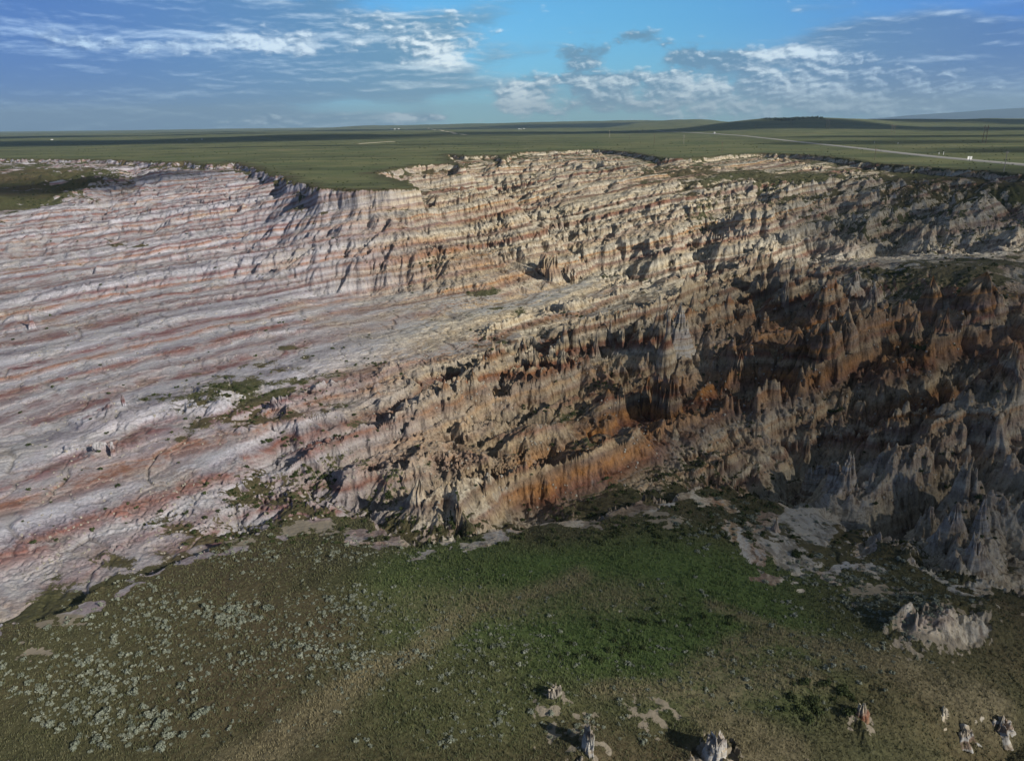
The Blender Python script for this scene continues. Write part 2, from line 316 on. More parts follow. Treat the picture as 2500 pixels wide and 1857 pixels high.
# authored crests: (picture polyline, height, half width, spikiness)
RIDGES = [([(985, 1035), (1090, 965), (1215, 895), (1290, 905), (1400, 850), (1500, 812), (1600, 800), (1655, 812), (1760, 800), (1850, 790)], 6.5, 7, 1.0),
 ([(1130, 1035), (1280, 985), (1400, 960), (1470, 930), (1600, 905)], 3.5, 4, .5),
 ([(1180, 812), (1290, 780), (1400, 750), (1520, 715)], 4.5, 5, .25),
 ([(700, 985), (800, 955), (900, 945), (980, 920)], 3.0, 4, .5),
 ([(850, 935), (950, 905), (1050, 885), (1150, 855)], 2.6, 4, .6),
 ([(1850, 860), (1980, 850), (2080, 800), (2190, 770), (2300, 745), (2420, 735)], 5.5, 9, .8),
 ([(1700, 700), (1830, 680), (1960, 690), (2080, 730)], 4.5, 8, 1.0),
 ([(1800, 560), (1900, 515), (2030, 500), (2110, 520)], 5.0, 12, .5),
 ([(1420, 590), (1520, 545), (1650, 500), (1740, 480)], 4.0, 12, .5),
 ([(1225, 1145), (1170, 1215), (1120, 1240)], 6.0, 6, .4), ([(1010, 1230), (1090, 1210)], 2.5, 3, .5),
 ([(1260, 1190), (1500, 1130), (1700, 1060), (1800, 1045)], 2.0, 7, .1),
 ([(1870, 1080), (1950, 1120), (2040, 1160), (2090, 1140)], 3.5, 4, .8),
 ([(2120, 1180), (2200, 1120), (2270, 1110)], 6.0, 6, .8), ([(2330, 1170), (2370, 1120), (2440, 1060)], 6.5, 6, .9),
 ([(2210, 1330), (2270, 1290), (2330, 1290)], 5.0, 5, .9), ([(2370, 1370), (2440, 1330)], 5, 5, .8),
 ([(1900, 980), (2030, 1000), (2150, 960), (2300, 900), (2450, 850)], 5.0, 8, 1.0), ([(2050, 1080), (2200, 1010), (2330, 960), (2450, 930)], 4.5, 7, 1.0),
 ([(600, 1200), (720, 1195), (800, 1215)], 1.8, 5, .1), ([(330, 1000), (480, 975), (520, 985)], 3.0, 8, .2),
 ([(170, 1095), (270, 1090)], 1.4, 3, .3), ([(60, 760), (130, 730), (250, 700), (560, 640), (760, 600)], 3.5, 14, 0),
 ([(60, 600), (250, 560), (500, 500), (700, 470)], 3.0, 18, 0), ([(2200, 1500), (2300, 1480), (2400, 1500)], 3.0, 4, .2),
 ([(1650, 1000), (1720, 1030), (1800, 990)], 2.5, 5, .4)]
rid = np.zeros_like(cX); spk = np.zeros_like(cX)
wx = fbm(cX / 22, cY / 22, 3, 31) ; wy = fbm(cX / 22, cY / 22, 3, 37)
for pl, hh, hw, sp_ in RIDGES:
    d = polydist(cX + wx * hw * .9, cY + wy * hw * .9, hp(pl), False)
    rid = np.maximum(rid, hh * (.75 + .5 * wx) * np.exp(-(d / hw) ** 2) * 1.0); spk = np.maximum(spk, sp_ * np.exp(-(d / (hw * 1.4)) ** 2))
cZ = cZ + np.where(sd_rim > 4, rid, 0)
VALLEYS = [([(1090, 440), (1200, 447), (1290, 478), (1370, 520), (1450, 570), (1540, 625), (1620, 655)], 11, 17), ([(1720, 640), (1700, 560), (1760, 500), (1840, 450)], 9, 15), ([(1960, 600), (2010, 540), (2060, 470)], 8, 13),
 ([(2150, 606), (2210, 520), (2330, 440)], 9, 15), ([(2330, 600), (2400, 530), (2450, 470)], 7, 12), ([(1690, 900), (1800, 870), (1930, 900)], 8, 6), ([(1880, 1140), (1980, 1050), (2110, 940), (2250, 880), (2430, 820)], 12, 8),
 ([(2100, 1200), (2200, 1190), (2320, 1080), (2430, 1010)], 10, 6), ([(1420, 900), (1300, 960), (1180, 1010)], 3.5, 4), ([(1300, 400), (1250, 430), (1220, 446)], 6, 22), ([(1000, 430), (1080, 428), (1160, 440)], 5, 14),
 ([(330, 400), (300, 450), (250, 500)], 6, 14), ([(700, 1040), (640, 1150), (600, 1230)], 2.2, 5), ([(870, 1210), (800, 1180), (740, 1160)], 2.5, 4), ([(1330, 1230), (1310, 1190), (1240, 1160)], 2.5, 3)]
val = np.zeros_like(cX)
for pl, hh, hw in VALLEYS: val = np.maximum(val, hh * np.exp(-(polydist(cX + wx * hw, cY + wy * hw, hp(pl), False) / hw) ** 2))
cZ = cZ - val * sstep(sd_rim, 2, 12)
crest = polydist(cX + wx * 5, cY + wy * 5, hp([(1000, 464), (1150, 463), (1231, 474), (1299, 518), (1380, 562), (1470, 606)]), False)
cZ = cZ + 5.0 * np.exp(-(crest / 9) ** 2) * sstep(sd_rim, 4, 14)
SPIRE = hp([(1000, 1060), (1120, 900), (1400, 790), (1680, 690), (1800, 600), (1950, 640), (2040, 680), (2250, 720), (2460, 720), (2600, 900), (2600, 1420), (2350, 1400), (2170, 1290),
            (1960, 1150), (1850, 1060), (1690, 940), (1450, 960), (1280, 1010)])
spk = np.maximum(spk, .62 * sstep(polydist(cX, cY, SPIRE), -4, 8))
MIDZ = hp([(560, 1020), (820, 900), (1100, 860), (1400, 760), (1600, 780), (1900, 830), (1900, 1000), (1880, 1130), (1650, 1180), (1300, 1240), (1000, 1240), (700, 1180)])
fink = np.maximum(10.5 * sstep(polydist(cX, cY, SPIRE), -3, 12), 4.6 * sstep(polydist(cX, cY, MIDZ), -4, 8))
fink = np.maximum(fink, 5.0 * sstep(polydist(cX, cY, hp([(1450, 700), (1600, 560), (1850, 450), (2100, 430), (2500, 480), (2500, 600), (2050, 610), (1750, 690)])), -5, 20))
fink = np.maximum(fink, .7 * sstep(polydist(cX, cY, hp([(-200, 560), (300, 520), (700, 520), (1000, 720), (800, 860), (300, 1050), (-200, 1250)])), -5, 20))
# ground masks
TERR = hp([(-300, 1560), (48, 1500), (180, 1455), (300, 1400), (400, 1365), (470, 1340), (620, 1292), (700, 1268), (800, 1262), (880, 1255), (930, 1285), (1000, 1312), (1070, 1318), (1130, 1300),
           (1220, 1290), (1330, 1262), (1420, 1248), (1560, 1225), (1700, 1195), (1830, 1160), (1900, 1170), (1935, 1200), (1925, 1240), (1885, 1275), (1855, 1300), (1880, 1350), (1925, 1395), (2020, 1370), (2150, 1300),
           (2250, 1370), (2460, 1420), (2900, 1500)]) + [(260, -60), (-260, -60)]
SAND = hp([(1925, 1205), (2000, 1180), (2060, 1195), (2160, 1222), (2120, 1262), (2050, 1290), (2025, 1320), (2020, 1360), (1960, 1400), (1905, 1375), (1870, 1335), (1845, 1300), (1890, 1262), (1932, 1232)])
terr = sstep(polydist(cX + wx * 3, cY + wy * 3, TERR), -1.5, 2.0); sand = sstep(polydist(cX + wx * 1.5, cY + wy * 1.5, SAND), -.8, 1.0)
def ell(px, py, rx, ry, soft=.5, Zc=None):
    cx, cy = hitc(px, py, cZ); ex = hitc(px + rx, py, cZ); ey = hitc(px, py - ry, cZ)
    a = np.array([[ex[0] - cx, ey[0] - cx], [ex[1] - cy, ey[1] - cy]]); ia = np.linalg.inv(a)
    u = ia[0, 0] * (cX - cx) + ia[0, 1] * (cY - cy); v = ia[1, 0] * (cX - cx) + ia[1, 1] * (cY - cy)
    return 1 - sstep(np.sqrt(u * u + v * v) + .35 * wx, 1 - soft, 1 + soft)
outc = np.clip(np.maximum(np.maximum(ell(2310, 1525, 125, 48, .35), 0 * wx), .5 * ell(1750, 1830, 60, 40, .5)), 0, 1)
outc = outc * sstep(outc + .9 * fbm(cX / 4, cY / 4, 4, 64), .25, .6)
terr = terr * (1 - outc); spk = np.maximum(spk, .30 * outc + .25 * ell(2390, 1765, 130, 66, .4)); fink = np.maximum(fink, 1.6 * outc)
cZ = cZ + 2.6 * ell(2310, 1525, 110, 34, .9) - 2.4 * ell(2420, 1790, 130, 60, .8)
bright = np.clip(ell(1620, 1470, 380, 170, .5) + .7 * ell(1150, 1400, 260, 90, .5) + .35 * ell(1100, 1650, 300, 150, .6), 0, 1)
bare = np.zeros_like(cX)
for e in ((1590, 1735, 70, 45, .4), (1390, 1760, 90, 60, .5), (1640, 1270, 40, 16, .5),
          (2300, 1500, 120, 45, .35), (2170, 1440, 90, 12, .5), (1620, 1260, 60, 14, .5), (560, 1310, 60, 12, .4), (800, 1285, 40, 14, .5), (100, 1585, 60, 25, .5), (150, 1510, 60, 14, .5), (720, 1280, 30, 16, .4)):
    bare = np.maximum(bare, ell(*e[:4], 1.0))
for e in ((1900, 440, 300, 40, .8, .78), (2320, 470, 280, 70, .8, 1.0), (2150, 560, 230, 50, .8, .9), (1730, 520, 60, 60, .8, .85), (1650, 410, 120, 22, .8, .75), (1600, 430, 60, 26, .8, .6), (630, 1190, 150, 60, .9, .8), (560, 970, 120, 50, .8, .7), (1330, 1060, 150, 40, .9, .72),
          (1700, 1100, 220, 40, .9, .72), (1400, 980, 100, 26, .8, .7), (2260, 668, 240, 32, .6, .9), (1500, 1190, 260, 26, .9, .6), (780, 1110, 60, 50, .9, .65), (700, 1230, 200, 34, .9, .7), (1150, 1270, 150, 24, .9, .6), (900, 1240, 60, 24, .9, .7), (450, 1330, 130, 24, .9, .7), (900, 1020, 80, 20, .9, .6), (420, 1060, 130, 40, .9, .6), (500, 1270, 160, 30, .9, .75),
          (280, 1330, 100, 30, .9, .6), (1080, 905, 140, 14, .9, .6), (1250, 830, 160, 10, .9, .55), (1060, 640, 60, 14, .6, .8), (1720, 560, 60, 40, .9, .7), (1900, 600, 120, 16, .9, .6), (300, 590, 60, 12, .5, .8), (430, 560, 60, 12, .8, .6), (1180, 690, 60, 14, .6, .7)):
    q_ = ell(*e[:5]) * e[5]; CL[..., 2] = np.maximum(CL[..., 2], q_)
dryl = sstep(-polydist(cX + wx * 3, cY + wy * 3, hp([(560, 1856), (700, 1800), (850, 1700), (960, 1615), (1060, 1540), (1150, 1480), (1300, 1440), (1400, 1400)]), False), -4.2, -.6) * 0
dryl = np.maximum(dryl, .9 * ell(2250, 650, 240, 14, .8))
for pl_, w_ in (([(2030, 628), (2200, 634), (2330, 645), (2460, 660)], 5), ([(560, 1856), (700, 1800), (850, 1700), (960, 1615), (1060, 1540), (1150, 1480), (1300, 1440), (1400, 1400)], 3.6), ([(1700, 1640), (1900, 1560), (2150, 1600), (2460, 1690)], 4.0), ([(1500, 1700), (1750, 1690), (1950, 1640)], 3.0), ([(1750, 1480), (2000, 1600)], 2.5), ([(1900, 1790), (1700, 1740), (1850, 1830)], 2.5)):
    dryl = np.maximum(dryl, 1 - sstep(polydist(cX + wx * 4, cY + wy * 4, hp(pl_), False), w_ * .15, w_ * 1.25))
dryl = np.maximum(dryl, .8 * np.maximum(ell(1170, 1470, 190, 40, 1.0), ell(1500, 1450, 120, 40, 1.0)))
for a_, b_, w_, h0_ in ((1436, 1835, 3.2, 1.3), (1744, 1855, 3.6, 1.4), (2102, 1757, 2.6, .9), (1356, 1706, 2.2, .6), (1590, 1735, 3, .3)):
    h_ = hitc(a_, b_, cZ); g_ = np.exp(-(((cX - h_[0] + wx) ** 2 + (cY - h_[1] + wy) ** 2) / (w_ * w_))); cZ = cZ + h0_ * g_; bare = np.maximum(bare, 1.2 * g_)
cV = np.clip(CL[..., 2], 0, 1); cV = np.minimum(cV, .85) * (1 - .9 * outc)
cV = np.where(sd_rim < 0, 1.0, cV)
cV = np.maximum(cV, sstep(-sd_rim, -np.maximum(6, CR * .018), -1) * .95 * (CL[..., 2] > -1))
cW = np.clip(CL[..., 3], 0, 1); cW = cW * (1 - outc); bare = bare * (1 - outc); cRgh = np.maximum(np.clip(CL[..., 1], 0, 1), .6 * outc) * (1 - terr * .9) * (1 - sand)
# ------------------------------------------------------------------ full-resolution relief
Z = up(cZ); SDR = up(sd_rim); RGH = up(cRgh); fink = fink * (1 - terr) * (1 - sand) * (sd_rim > 8); SPK = up(np.where(sd_rim > 5, spk, 0) * (1 - terr) * (1 - sand)); VEG = up(cV); WRM = up(cW)
DRY = up(dryl); TER = up(terr); SND = up(sand); BRT = up(bright); UMB_SHADE = up(np.clip(np.maximum(sstep(polydist(cX, cY, SPIRE), -10, 25) * sstep(cX, 20, 90), .6 * sstep(polydist(cX, cY, MIDZ), -8, 10)), 0, 1)); BAR = up(bare)
CLR = CL[..., 1].copy()
del CL
def rimfull(x, y):
    r = np.hypot(x, y); d = polydist(x.astype(np.float64), y.astype(np.float64), rimpoly)
    d = d + (fbm(x / 26, y / 26, 3, 51) * 6 + fbm(x / 6, y / 6, 3, 53) * 2.4) * sstep(r, 250, 360)
    return d.astype(np.float32)
SDR = par(rimfull, 24, X, Y)
RGHR = sstep(up(np.clip(CLR, 0, 1)), .3, .75)
Z = Z - (1.2 + 3.0 * RGHR + 5.5 * sstep(X, -130, -50) * (1 - sstep(X, 20, 90)) * sstep(Y, 290, 330) * (1 - sstep(Y, 470, 560))) * sstep(SDR, -.5, 3.5) * (1 - sstep(SDR, 25, 60) * .5)
Q = 0
def fins(x, y, k):
    wv = fbm(x / 34, y / 34, 3, 55) * 11 + fbm(x / 9, y / 9, 2, 56) * 2.2; q = (-.56 * x + .83 * y + wv) / 21.0; al = (.83 * x + .56 * y) / 19
    f = q - np.floor(q); rr = np.where(f < .35, f / .35, (1 - f) / .65); hgt = .45 + .9 * (pnoise(al + np.floor(q) * 7.7, np.floor(q) * 3.3, 57) + .35)
    q2 = q * 2.3 + .4; f2 = q2 - np.floor(q2); r2 = 1 - np.abs(2 * f2 - 1)
    return np.clip(rr, 0, 1) ** 1.25 * np.clip(hgt, .1, 1.5) * k, np.clip(rr, 0, 1) ** 1.6 * np.clip(hgt, .15, 1.3) + .3 * r2 * r2
FINH, FINR = par(fins, 24, X, Y, up(fink))
Z = Z + FINH - .35 * up(fink)
SPK = SPK * (.42 + 1.05 * FINR)
TD = up(np.clip(polydist(cX + wx * 3, cY + wy * 3, TERR), -60, 60)) + par(lambda x, y: fbm(x / 9, y / 9, 4, 59) * 5.0 + fbm(x / 1.5, y / 1.5, 2, 60) * .5, 24, X, Y)
NS = up(1 - sstep(polydist(cX, cY, SAND), -9, -3)) * (1 - up(outc))
TD = np.where(TD > -50, TD, TD)
Z = Z - 2.0 * (1 - sstep(TD, -.9, .5)) * sstep(TD, -40, -6) * NS * sstep(SDR, 5, 20) - .6 * (1 - sstep(TD, -2.6, -1.6)) * sstep(TD, -40, -6) * NS
SND = sstep(SND + par(lambda x, y: fbm(x / 2.5, y / 2.5, 5, 63) * .95, 24, X, Y), .25, .95)
TER = sstep(TD, -.9, .7) * (1 - up(outc)) * (1 - SND); VEG = np.where(SDR > 0, np.maximum(VEG * (1 - SND), TER), VEG)
INC = sstep(SDR, 0, 14)                                      # inside the canyon
def grads(Z):
    gr = np.gradient(Z, RR.astype(np.float32), axis=0); gt = np.gradient(Z, TH.astype(np.float32), axis=1) / RG.astype(np.float32)
    s, c = np.sin(TG).astype(np.float32), np.cos(TG).astype(np.float32)
    return gr * s + gt * c, gr * c - gt * s
def gully(x, y, gx, gy, fr, seed):
    """one octave of gullies running down the slope (gx, gy); returns height, slope"""
    x = x * fr; y = y * fr; n = np.hypot(gx, gy) + 1e-5; sx, sy = -gy / n, gx / n
    ix = np.floor(x).astype(np.int32); iy = np.floor(y).astype(np.int32); fx = x - ix; fy = y - iy
    h = 0; dx = 0; dy = 0; w_ = 0
    for a in (-1, 0, 1):
        for b in (-1, 0, 1):
            k = _h(ix + a, iy + b, seed); px = fx - a - _r1[k]; py = fy - b - _r2[k]
            w = np.exp(-(px * px + py * py) * 2.2); ph = (px * sx + py * sy) * 6.2832 + _r3[k] * 1.2
            c = np.cos(ph); s = -np.sin(ph) * w; h = h + c * w; dx = dx + s * sx; dy = dy + s * sy; w_ = w_ + w
    return h / w_, dx / w_, dy / w_
gx, gy = grads(Z)
# smooth the guiding slope a little so that gullies keep their course
def blk(x, y, gx, gy, rgh, sdr, spk):
    out = np.zeros_like(x); sl = np.hypot(gx, gy)
    far = sstep(np.hypot(x, y), 250, 700)
    st = sstep(sl, .01, .32 - .20 * far) * (.25 + .75 * rgh) * sstep(sdr, -8, 14) * (rgh > .02)
    ax, ay = gx.copy(), gy.copy()
    wxx = fbm(x / 40, y / 40, 2, 61) * 6; wyy = fbm(x / 40, y / 40, 2, 67) * 6
    lam = 56.0; amp = 4.6
    for o in range(7):
        h, dx, dy = gully(x + wxx, y + wyy, ax, ay, 1 / lam, 71 + o)
        k = st if o < 3 else np.maximum(st, rgh * .35 * (sdr > 0))
        h = 2 * (np.maximum(h * .5 + .5, .002)) ** .62 - 1.1
        out += amp * (h - .25) * k * ((1.55 if o < 4 else 1.0) if o > 1 else (.62 + .75 * far)); ax += dx * amp * 6.28 / lam * .55 * k; ay += dy * amp * 6.28 / lam * .55 * k
        lam *= .52; amp *= (.60 if o < 2 else .66)
    return out
ER = par(blk, 24, X, Y, gx, gy, RGH, SDR, SPK)
Z = Z + ER
DIPN = (.80, -.60)
def strata(x, y, z):
    r = np.hypot(x, y)
    return z - .22 * (DIPN[0] * x + DIPN[1] * y) + fbm(x / 60, y / 60, 3, 41) * 2.0 + fbm(x / 260, y / 260, 2, 43) * 4 + fbm(x / 19, y / 19, 2, 45) * .9 + pnoise(x / 7, y / 7, 44) * .25
def terr_blk(x, y, z, rgh, inc, veg, spk):
    S = strata(x, y, z); k = inc * (.10 + .90 * sstep(rgh, .12, .62)) * (1 - .8 * sstep(veg, .6, .9))
    S = S + 1.6 * np.sin(S / 4.7 + 1) + .9 * np.sin(S / 1.9)
    d = np.zeros_like(z)
    for lam, q, ph in ((9.3, .42, 0), (3.7, .40, 1.3), (1.37, .32, 2.1)):
        lm = lam * (1 + 0 * S); d = d + q * (1 - .5 * np.clip(spk * 1.6, 0, 1)) * lm / 6.2832 * np.sin(6.2832 * S / lm + ph + 1.5 * pnoise(x / 90, y / 90, 47))
    return d * k
Z = Z + par(terr_blk, 24, X, Y, Z, RGH, INC, VEG, SPK)
def spires(x, y, spk, rgh):
    out = np.zeros_like(x)
    for cell, amp, kk, seed in ((9.5, 4.6, 1.5, 81), (5.2, 4.2, 2.0, 91), (2.7, 1.9, 2.3, 95), (1.3, .55, 2.6, 97)):
        wob = 1 + .30 * pnoise(x * 1.1, y * 1.1, seed + 1) + .15 * pnoise(x * 2.7, y * 2.7, seed + 2)
        X1 = (x + pnoise(x / 6, y / 6, seed + 3) * 2) / cell; Y1 = (y + pnoise(x / 6, y / 6, seed + 4) * 2) / cell
        ix = np.floor(X1).astype(np.int32); iy = np.floor(Y1).astype(np.int32); fx = X1 - ix; fy = Y1 - iy; best = np.zeros_like(x) 
        for a in (-1, 0, 1):
            for b in (-1, 0, 1):
                k = _h(ix + a, iy + b, seed); px = fx - a - _r1[k]; py = fy - b - _r2[k]
                an = _r2[k] * .9 + .5; ca, sa = np.cos(an), np.sin(an); u = px * ca + py * sa; v = -px * sa + py * ca
                dd = np.sqrt(u * u * .62 + v * v * 1.6) * cell * wob
                h0 = (.15 + .85 * _r3[k] ** 1.6) * amp
                best = np.maximum(best, h0 * (1 - (dd * kk / h0) ** 1.9))
        out += best
    return out * spk
SPH = par(spires, 24, X, Y, np.clip(SPK + .22 * sstep(RGH, .75, 1) * INC, 0, 1), RGH)
Z = Z + SPH - 1.6 * SPK
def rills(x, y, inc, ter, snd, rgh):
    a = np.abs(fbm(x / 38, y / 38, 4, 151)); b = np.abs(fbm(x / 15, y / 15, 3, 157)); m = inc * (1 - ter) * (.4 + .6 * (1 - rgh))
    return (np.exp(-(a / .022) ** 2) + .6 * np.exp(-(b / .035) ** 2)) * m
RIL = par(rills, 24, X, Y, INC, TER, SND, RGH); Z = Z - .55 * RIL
# micro relief
def micro(x, y, inc, veg, r):
    return fbm(x / 1.3, y / 1.3, 3, 101) * .12 * inc * (1 - .6 * veg) + fbm(x / 5, y / 5, 3, 105) * .22 * inc + (1 - inc) * fbm(x / 30, y / 30, 3, 107) * .25
Z = Z + par(micro, 24, X, Y, INC, VEG, RG.astype(np.float32))
ST = par(strata, 24, X, Y, Z)
gx, gy = grads(Z); SLP = np.hypot(gx, gy); del gx, gy
EXP = np.clip(SPH, 0, 8) / 8
# plants hold on gentle ground; steep ground is bare
def vegblk(x, y, veg, slp, ter, sdr, bar, td):
    n = fbm(x / 9, y / 9, 4, 111) * .55 + fbm(x / 45, y / 45, 3, 115) * .45
    v = veg + .95 * np.exp(-((td + 3) / 7.0) ** 2) * (1 - ter) * (sdr > 20) * np.clip(fbm(x / 8, y / 8, 4, 163) + .42, 0, 1) - 1.1 * np.exp(-((td - 1.5) / 5.5) ** 2) * np.clip(fbm(x / 6, y / 6, 4, 161) + .18, 0, 1) * ter * 2.4 - bar * (.40 + 1.9 * fbm(x / 1.6, y / 1.6, 4, 119)) + n * (1.0 - .8 * ter) - np.where(sdr > 0, (.6 - .35 * ter) * sstep(slp, .5, 1.5), 0)
    return sstep(v, .25, .85) * (1 - ter) + sstep(v, .35, .65) * ter
VG = par(vegblk, 24, X, Y, VEG, SLP, TER, SDR, BAR, TD)
def gidx(x, y):
    r = np.hypot(x, y); a = np.arctan2(x, y)
    fi = np.interp(r, RR, np.arange(len(RR))); fj = np.interp(a, TH, np.arange(len(TH)))
    i = np.clip(fi.astype(int), 0, len(RR) - 2); j = np.clip(fj.astype(int), 0, len(TH) - 2); return i, j, fi - i, fj - j
def samp(G, x, y):
    i, j, a, b = gidx(x, y); return G[i, j] * (1 - a) * (1 - b) + G[i + 1, j] * a * (1 - b) + G[i, j + 1] * (1 - a) * b + G[i + 1, j + 1] * a * b
def hit(px, py):
    """where a sight line first meets the finished ground"""
    d = pray(px, py); k = 1 / math.hypot(d[0], d[1]); az = math.atan2(d[0], d[1]); fj = np.interp(az, TH, np.arange(len(TH))); j = int(fj); b = fj - j
    col = Z[:, j] * (1 - b) + Z[:, j + 1] * b; ray = CAMZ + RR * k * d[2]; w = np.nonzero((ray < col) & (RR > 20))[0]
    if len(w) == 0: return None
    i = w[0]; f0 = ray[i - 1] - col[i - 1]; f1 = ray[i] - col[i]; r = RR[i - 1] + (RR[i] - RR[i - 1]) * f0 / (f0 - f1)
    x, y = d[0] * k * r, d[1] * k * r
    return x, y, float(CAMZ + r * k * d[2])

# ------------------------------------------------------------------ materials
def new_mat(name):
    m = bpy.data.materials.new(name); m.use_nodes = True; t = NT(m.node_tree); t.n.clear()
    out = t.n.new('ShaderNodeOutputMaterial'); b = t.n.new('ShaderNodeBsdfPrincipled'); t.l.new(b.outputs[0], out.inputs[0])
    b.inputs['Roughness'].default_value = .95; b.inputs['Specular IOR Level'].default_value = .15
    return m, t, b
WHT, CRM, GRY = (.52, .485, .40), (.42, .35, .245), (.25, .235, .20)
PNK, RED, ORG, BRN, LAV = (.25, .16, .12), (.20, .088, .055), (.34, .175, .065), (.18, .12, .078), (.30, .27, .30)
def ground_material():
    m, t, b = new_mat('badlands_ground')
    geo = t.n.new('ShaderNodeNewGeometry'); pos = geo.outputs['Position']
    S = t.attr('strat').outputs['Fac']; veg = t.attr('veg').outputs['Fac']; wrm = t.attr('warm').outputs['Fac']; snd = t.attr('sand').outputs['Fac']
    brt = t.attr('lush').outputs['Fac']; lav = t.attr('lav').outputs['Fac']; flat = t.attr('flat').outputs['Fac']; bar = t.attr('bare').outputs['Fac']
    nf = t.noise(pos, 1.9, 5, .65); nm = t.noise(pos, .35, 4, .6); nl = t.noise(pos, .045, 4, .55); nh = t.noise(pos, .012, 4, .55)
    S2 = t.add(S, t.add(t.mul(t.sub(nf, .5), .5), t.mul(t.sub(nm, .5), .9)))
    f = t.m('FRACT', t.m('DIVIDE', S2, 38.0))
    seqA = [WHT, GRY, CRM, RED, WHT, PNK, CRM, ORG, WHT, GRY, CRM, PNK, WHT, CRM, BRN, WHT, CRM, GRY, WHT, PNK, RED, CRM, GRY, WHT, BRN, PNK, WHT, CRM]
    rn = random.Random(5); w = [rn.uniform(.5, 1.5) * (1.5 if c in (WHT, CRM) else .9) for c in seqA]; tot = sum(w); pos_ = 0; stops = []
    for c, wi in zip(seqA, w): stops.append((pos_, c)); pos_ += wi / tot
    stops.append((.999, WHT))
    ca = t.ramp(f, stops)
    seqB = [ORG, BRN, CRM, ORG, RED, BRN, PNK, ORG, CRM, WHT, BRN, RED, ORG, BRN, CRM, RED, BRN, ORG, PNK, BRN]
    w = [rn.uniform(.5, 1.5) for c in seqB]; tot = sum(w); pos_ = 0; stops = []
    for c, wi in zip(seqB, w): stops.append((pos_, c)); pos_ += wi / tot
    cb = t.ramp(t.m('FRACT', t.add(t.m('DIVIDE', S2, 33.0), .3)), stops)
    rock = t.mix(t.ss(t.add(wrm, t.mul(t.sub(nl, .5), .5)), .45, .85), ca, cb)
    rock = t.mix(t.ss(t.sub(t.mul(t.sub(nl, .5), .7), wrm), -.45, -.05, 0, .5), rock, (.46, .445, .41))
    rock = t.mix(t.ss(t.noise(pos, .02, 3, .5), .46, .70, 0, .5), rock, (.42, .385, .31))
    # rain flutes run straight down every face
    fl1 = t.noise(t.vm('MULTIPLY', pos, (1, 1, .10)), 1.25, 3, .6); fl2 = t.noise(t.vm('MULTIPLY', pos, (1, 1, .08)), .42, 3, .5)
    rock = t.mix(1.0, rock, t.ramp(t.add(t.mul(fl1, .6), t.mul(fl2, .4)), [(.37, (.34, .29, .25)), (.45, (.82, .79, .75)), (.54, (1.08, 1.07, 1.05)), (.65, (1.2, 1.2, 1.18))]), 'MULTIPLY')
    fine = t.noise(t.comb(t.mul(S2, .95), 3.3, t.mul(nl, 2.0)), 1.0, 3, .6)
    # pale clay wash on flats
    wash = t.mix(nm, (.255, .262, .275), (.44, .45, .46))
    rock = t.mix(t.mul(flat, t.mul(t.ss(fine, .42, .52), t.ss(nl, .36, .60, .3, .95))), rock, wash)
    fd = t.m('MULTIPLY_ADD', t.m('MAXIMUM', flat, t.mul(lav, .8)), t.ss(t.noise(pos, .06, 3, .5), .38, .62, .25, .8), .25)
    rock = t.mix(fd, rock, t.ramp(fine, [(.38, (.45, .37, .32)), (.46, (.88, .83, .78)), (.53, (1.15, 1.14, 1.1)), (.60, (.95, .9, .85)), (.66, (.62, .52, .45))]), 'MULTIPLY')
    seqL = [(.37, .365, .42), (.19, .175, .21), (.38, .38, .435), (.165, .08, .078), (.36, .34, .37), (.215, .155, .165), (.41, .41, .46), (.23, .11, .095), (.22, .20, .24), (.47, .47, .53), (.28, .14, .095), (.41, .38, .42), (.19, .09, .095), (.45, .45, .51)]
    rnl = random.Random(9); wl = [rnl.uniform(.5, 1.4) for _ in seqL]; tl = sum(wl); pl_ = 0; stl = []
    for c_, w_ in zip(seqL, wl): stl.append((pl_, c_)); pl_ += w_ / tl
    cl = t.ramp(t.m('FRACT', t.m('DIVIDE', S2, 20.0)), stl)
    rock = t.mix(t.mul(t.ss(lav, 0, .7), t.ss(nl, .28, .5, .5, .97)), rock, t.mix(fd, cl, t.mix(1.0, cl, t.ramp(fine, [(.38, (.62, .55, .54)), (.47, (.95, .93, .93)), (.56, (1.1, 1.1, 1.1)), (.66, (.78, .73, .73))]), 'MULTIPLY')))
    brk = t.ss(t.add(t.mul(t.noise(t.comb(t.mul(S2, .22), t.mul(nl, 9.0), t.mul(nh, 14.0)), 1.0, 4, .6), .8), t.mul(t.noise(pos, .11, 4, .6), .45)), .58, .74, 0, .7)
    rock = t.mix(t.mul(brk, t.m('MULTIPLY_ADD', lav, .75, .2)), rock, t.mix(nm, (.30, .30, .325), (.40, .40, .425)))
    rock = t.mix(1.0, rock, t.ramp(nf, [(.3, (.55, .53, .50)), (.45, (.92, .92, .91)), (.7, (1.15, 1.15, 1.13))]), 'MULTIPLY')
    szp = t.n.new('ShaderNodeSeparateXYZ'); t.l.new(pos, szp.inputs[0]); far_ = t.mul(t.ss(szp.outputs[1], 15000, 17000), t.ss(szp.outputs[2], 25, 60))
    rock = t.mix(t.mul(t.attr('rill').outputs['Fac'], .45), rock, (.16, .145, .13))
    rock = t.mix(t.attr('umber_shade').outputs['Fac'], rock, t.mix(1.0, rock, (.74, .68, .62), 'MULTIPLY'))  # brown rock tone, with shade of the right side painted into it
    chn = t.noise(t.vm('MULTIPLY', pos, (.55, .16, 1)), 1.0, 4, .6, 1.2)
    rock = t.mix(snd, rock, t.mix(t.ss(chn, .40, .56), (.19, .175, .15), t.mix(nm, (.31, .295, .265), (.40, .38, .345))))
    rock = t.mix(t.ss(bar, .05, .3), rock, t.mix(nm, (.17, .145, .11), (.30, .265, .21)))
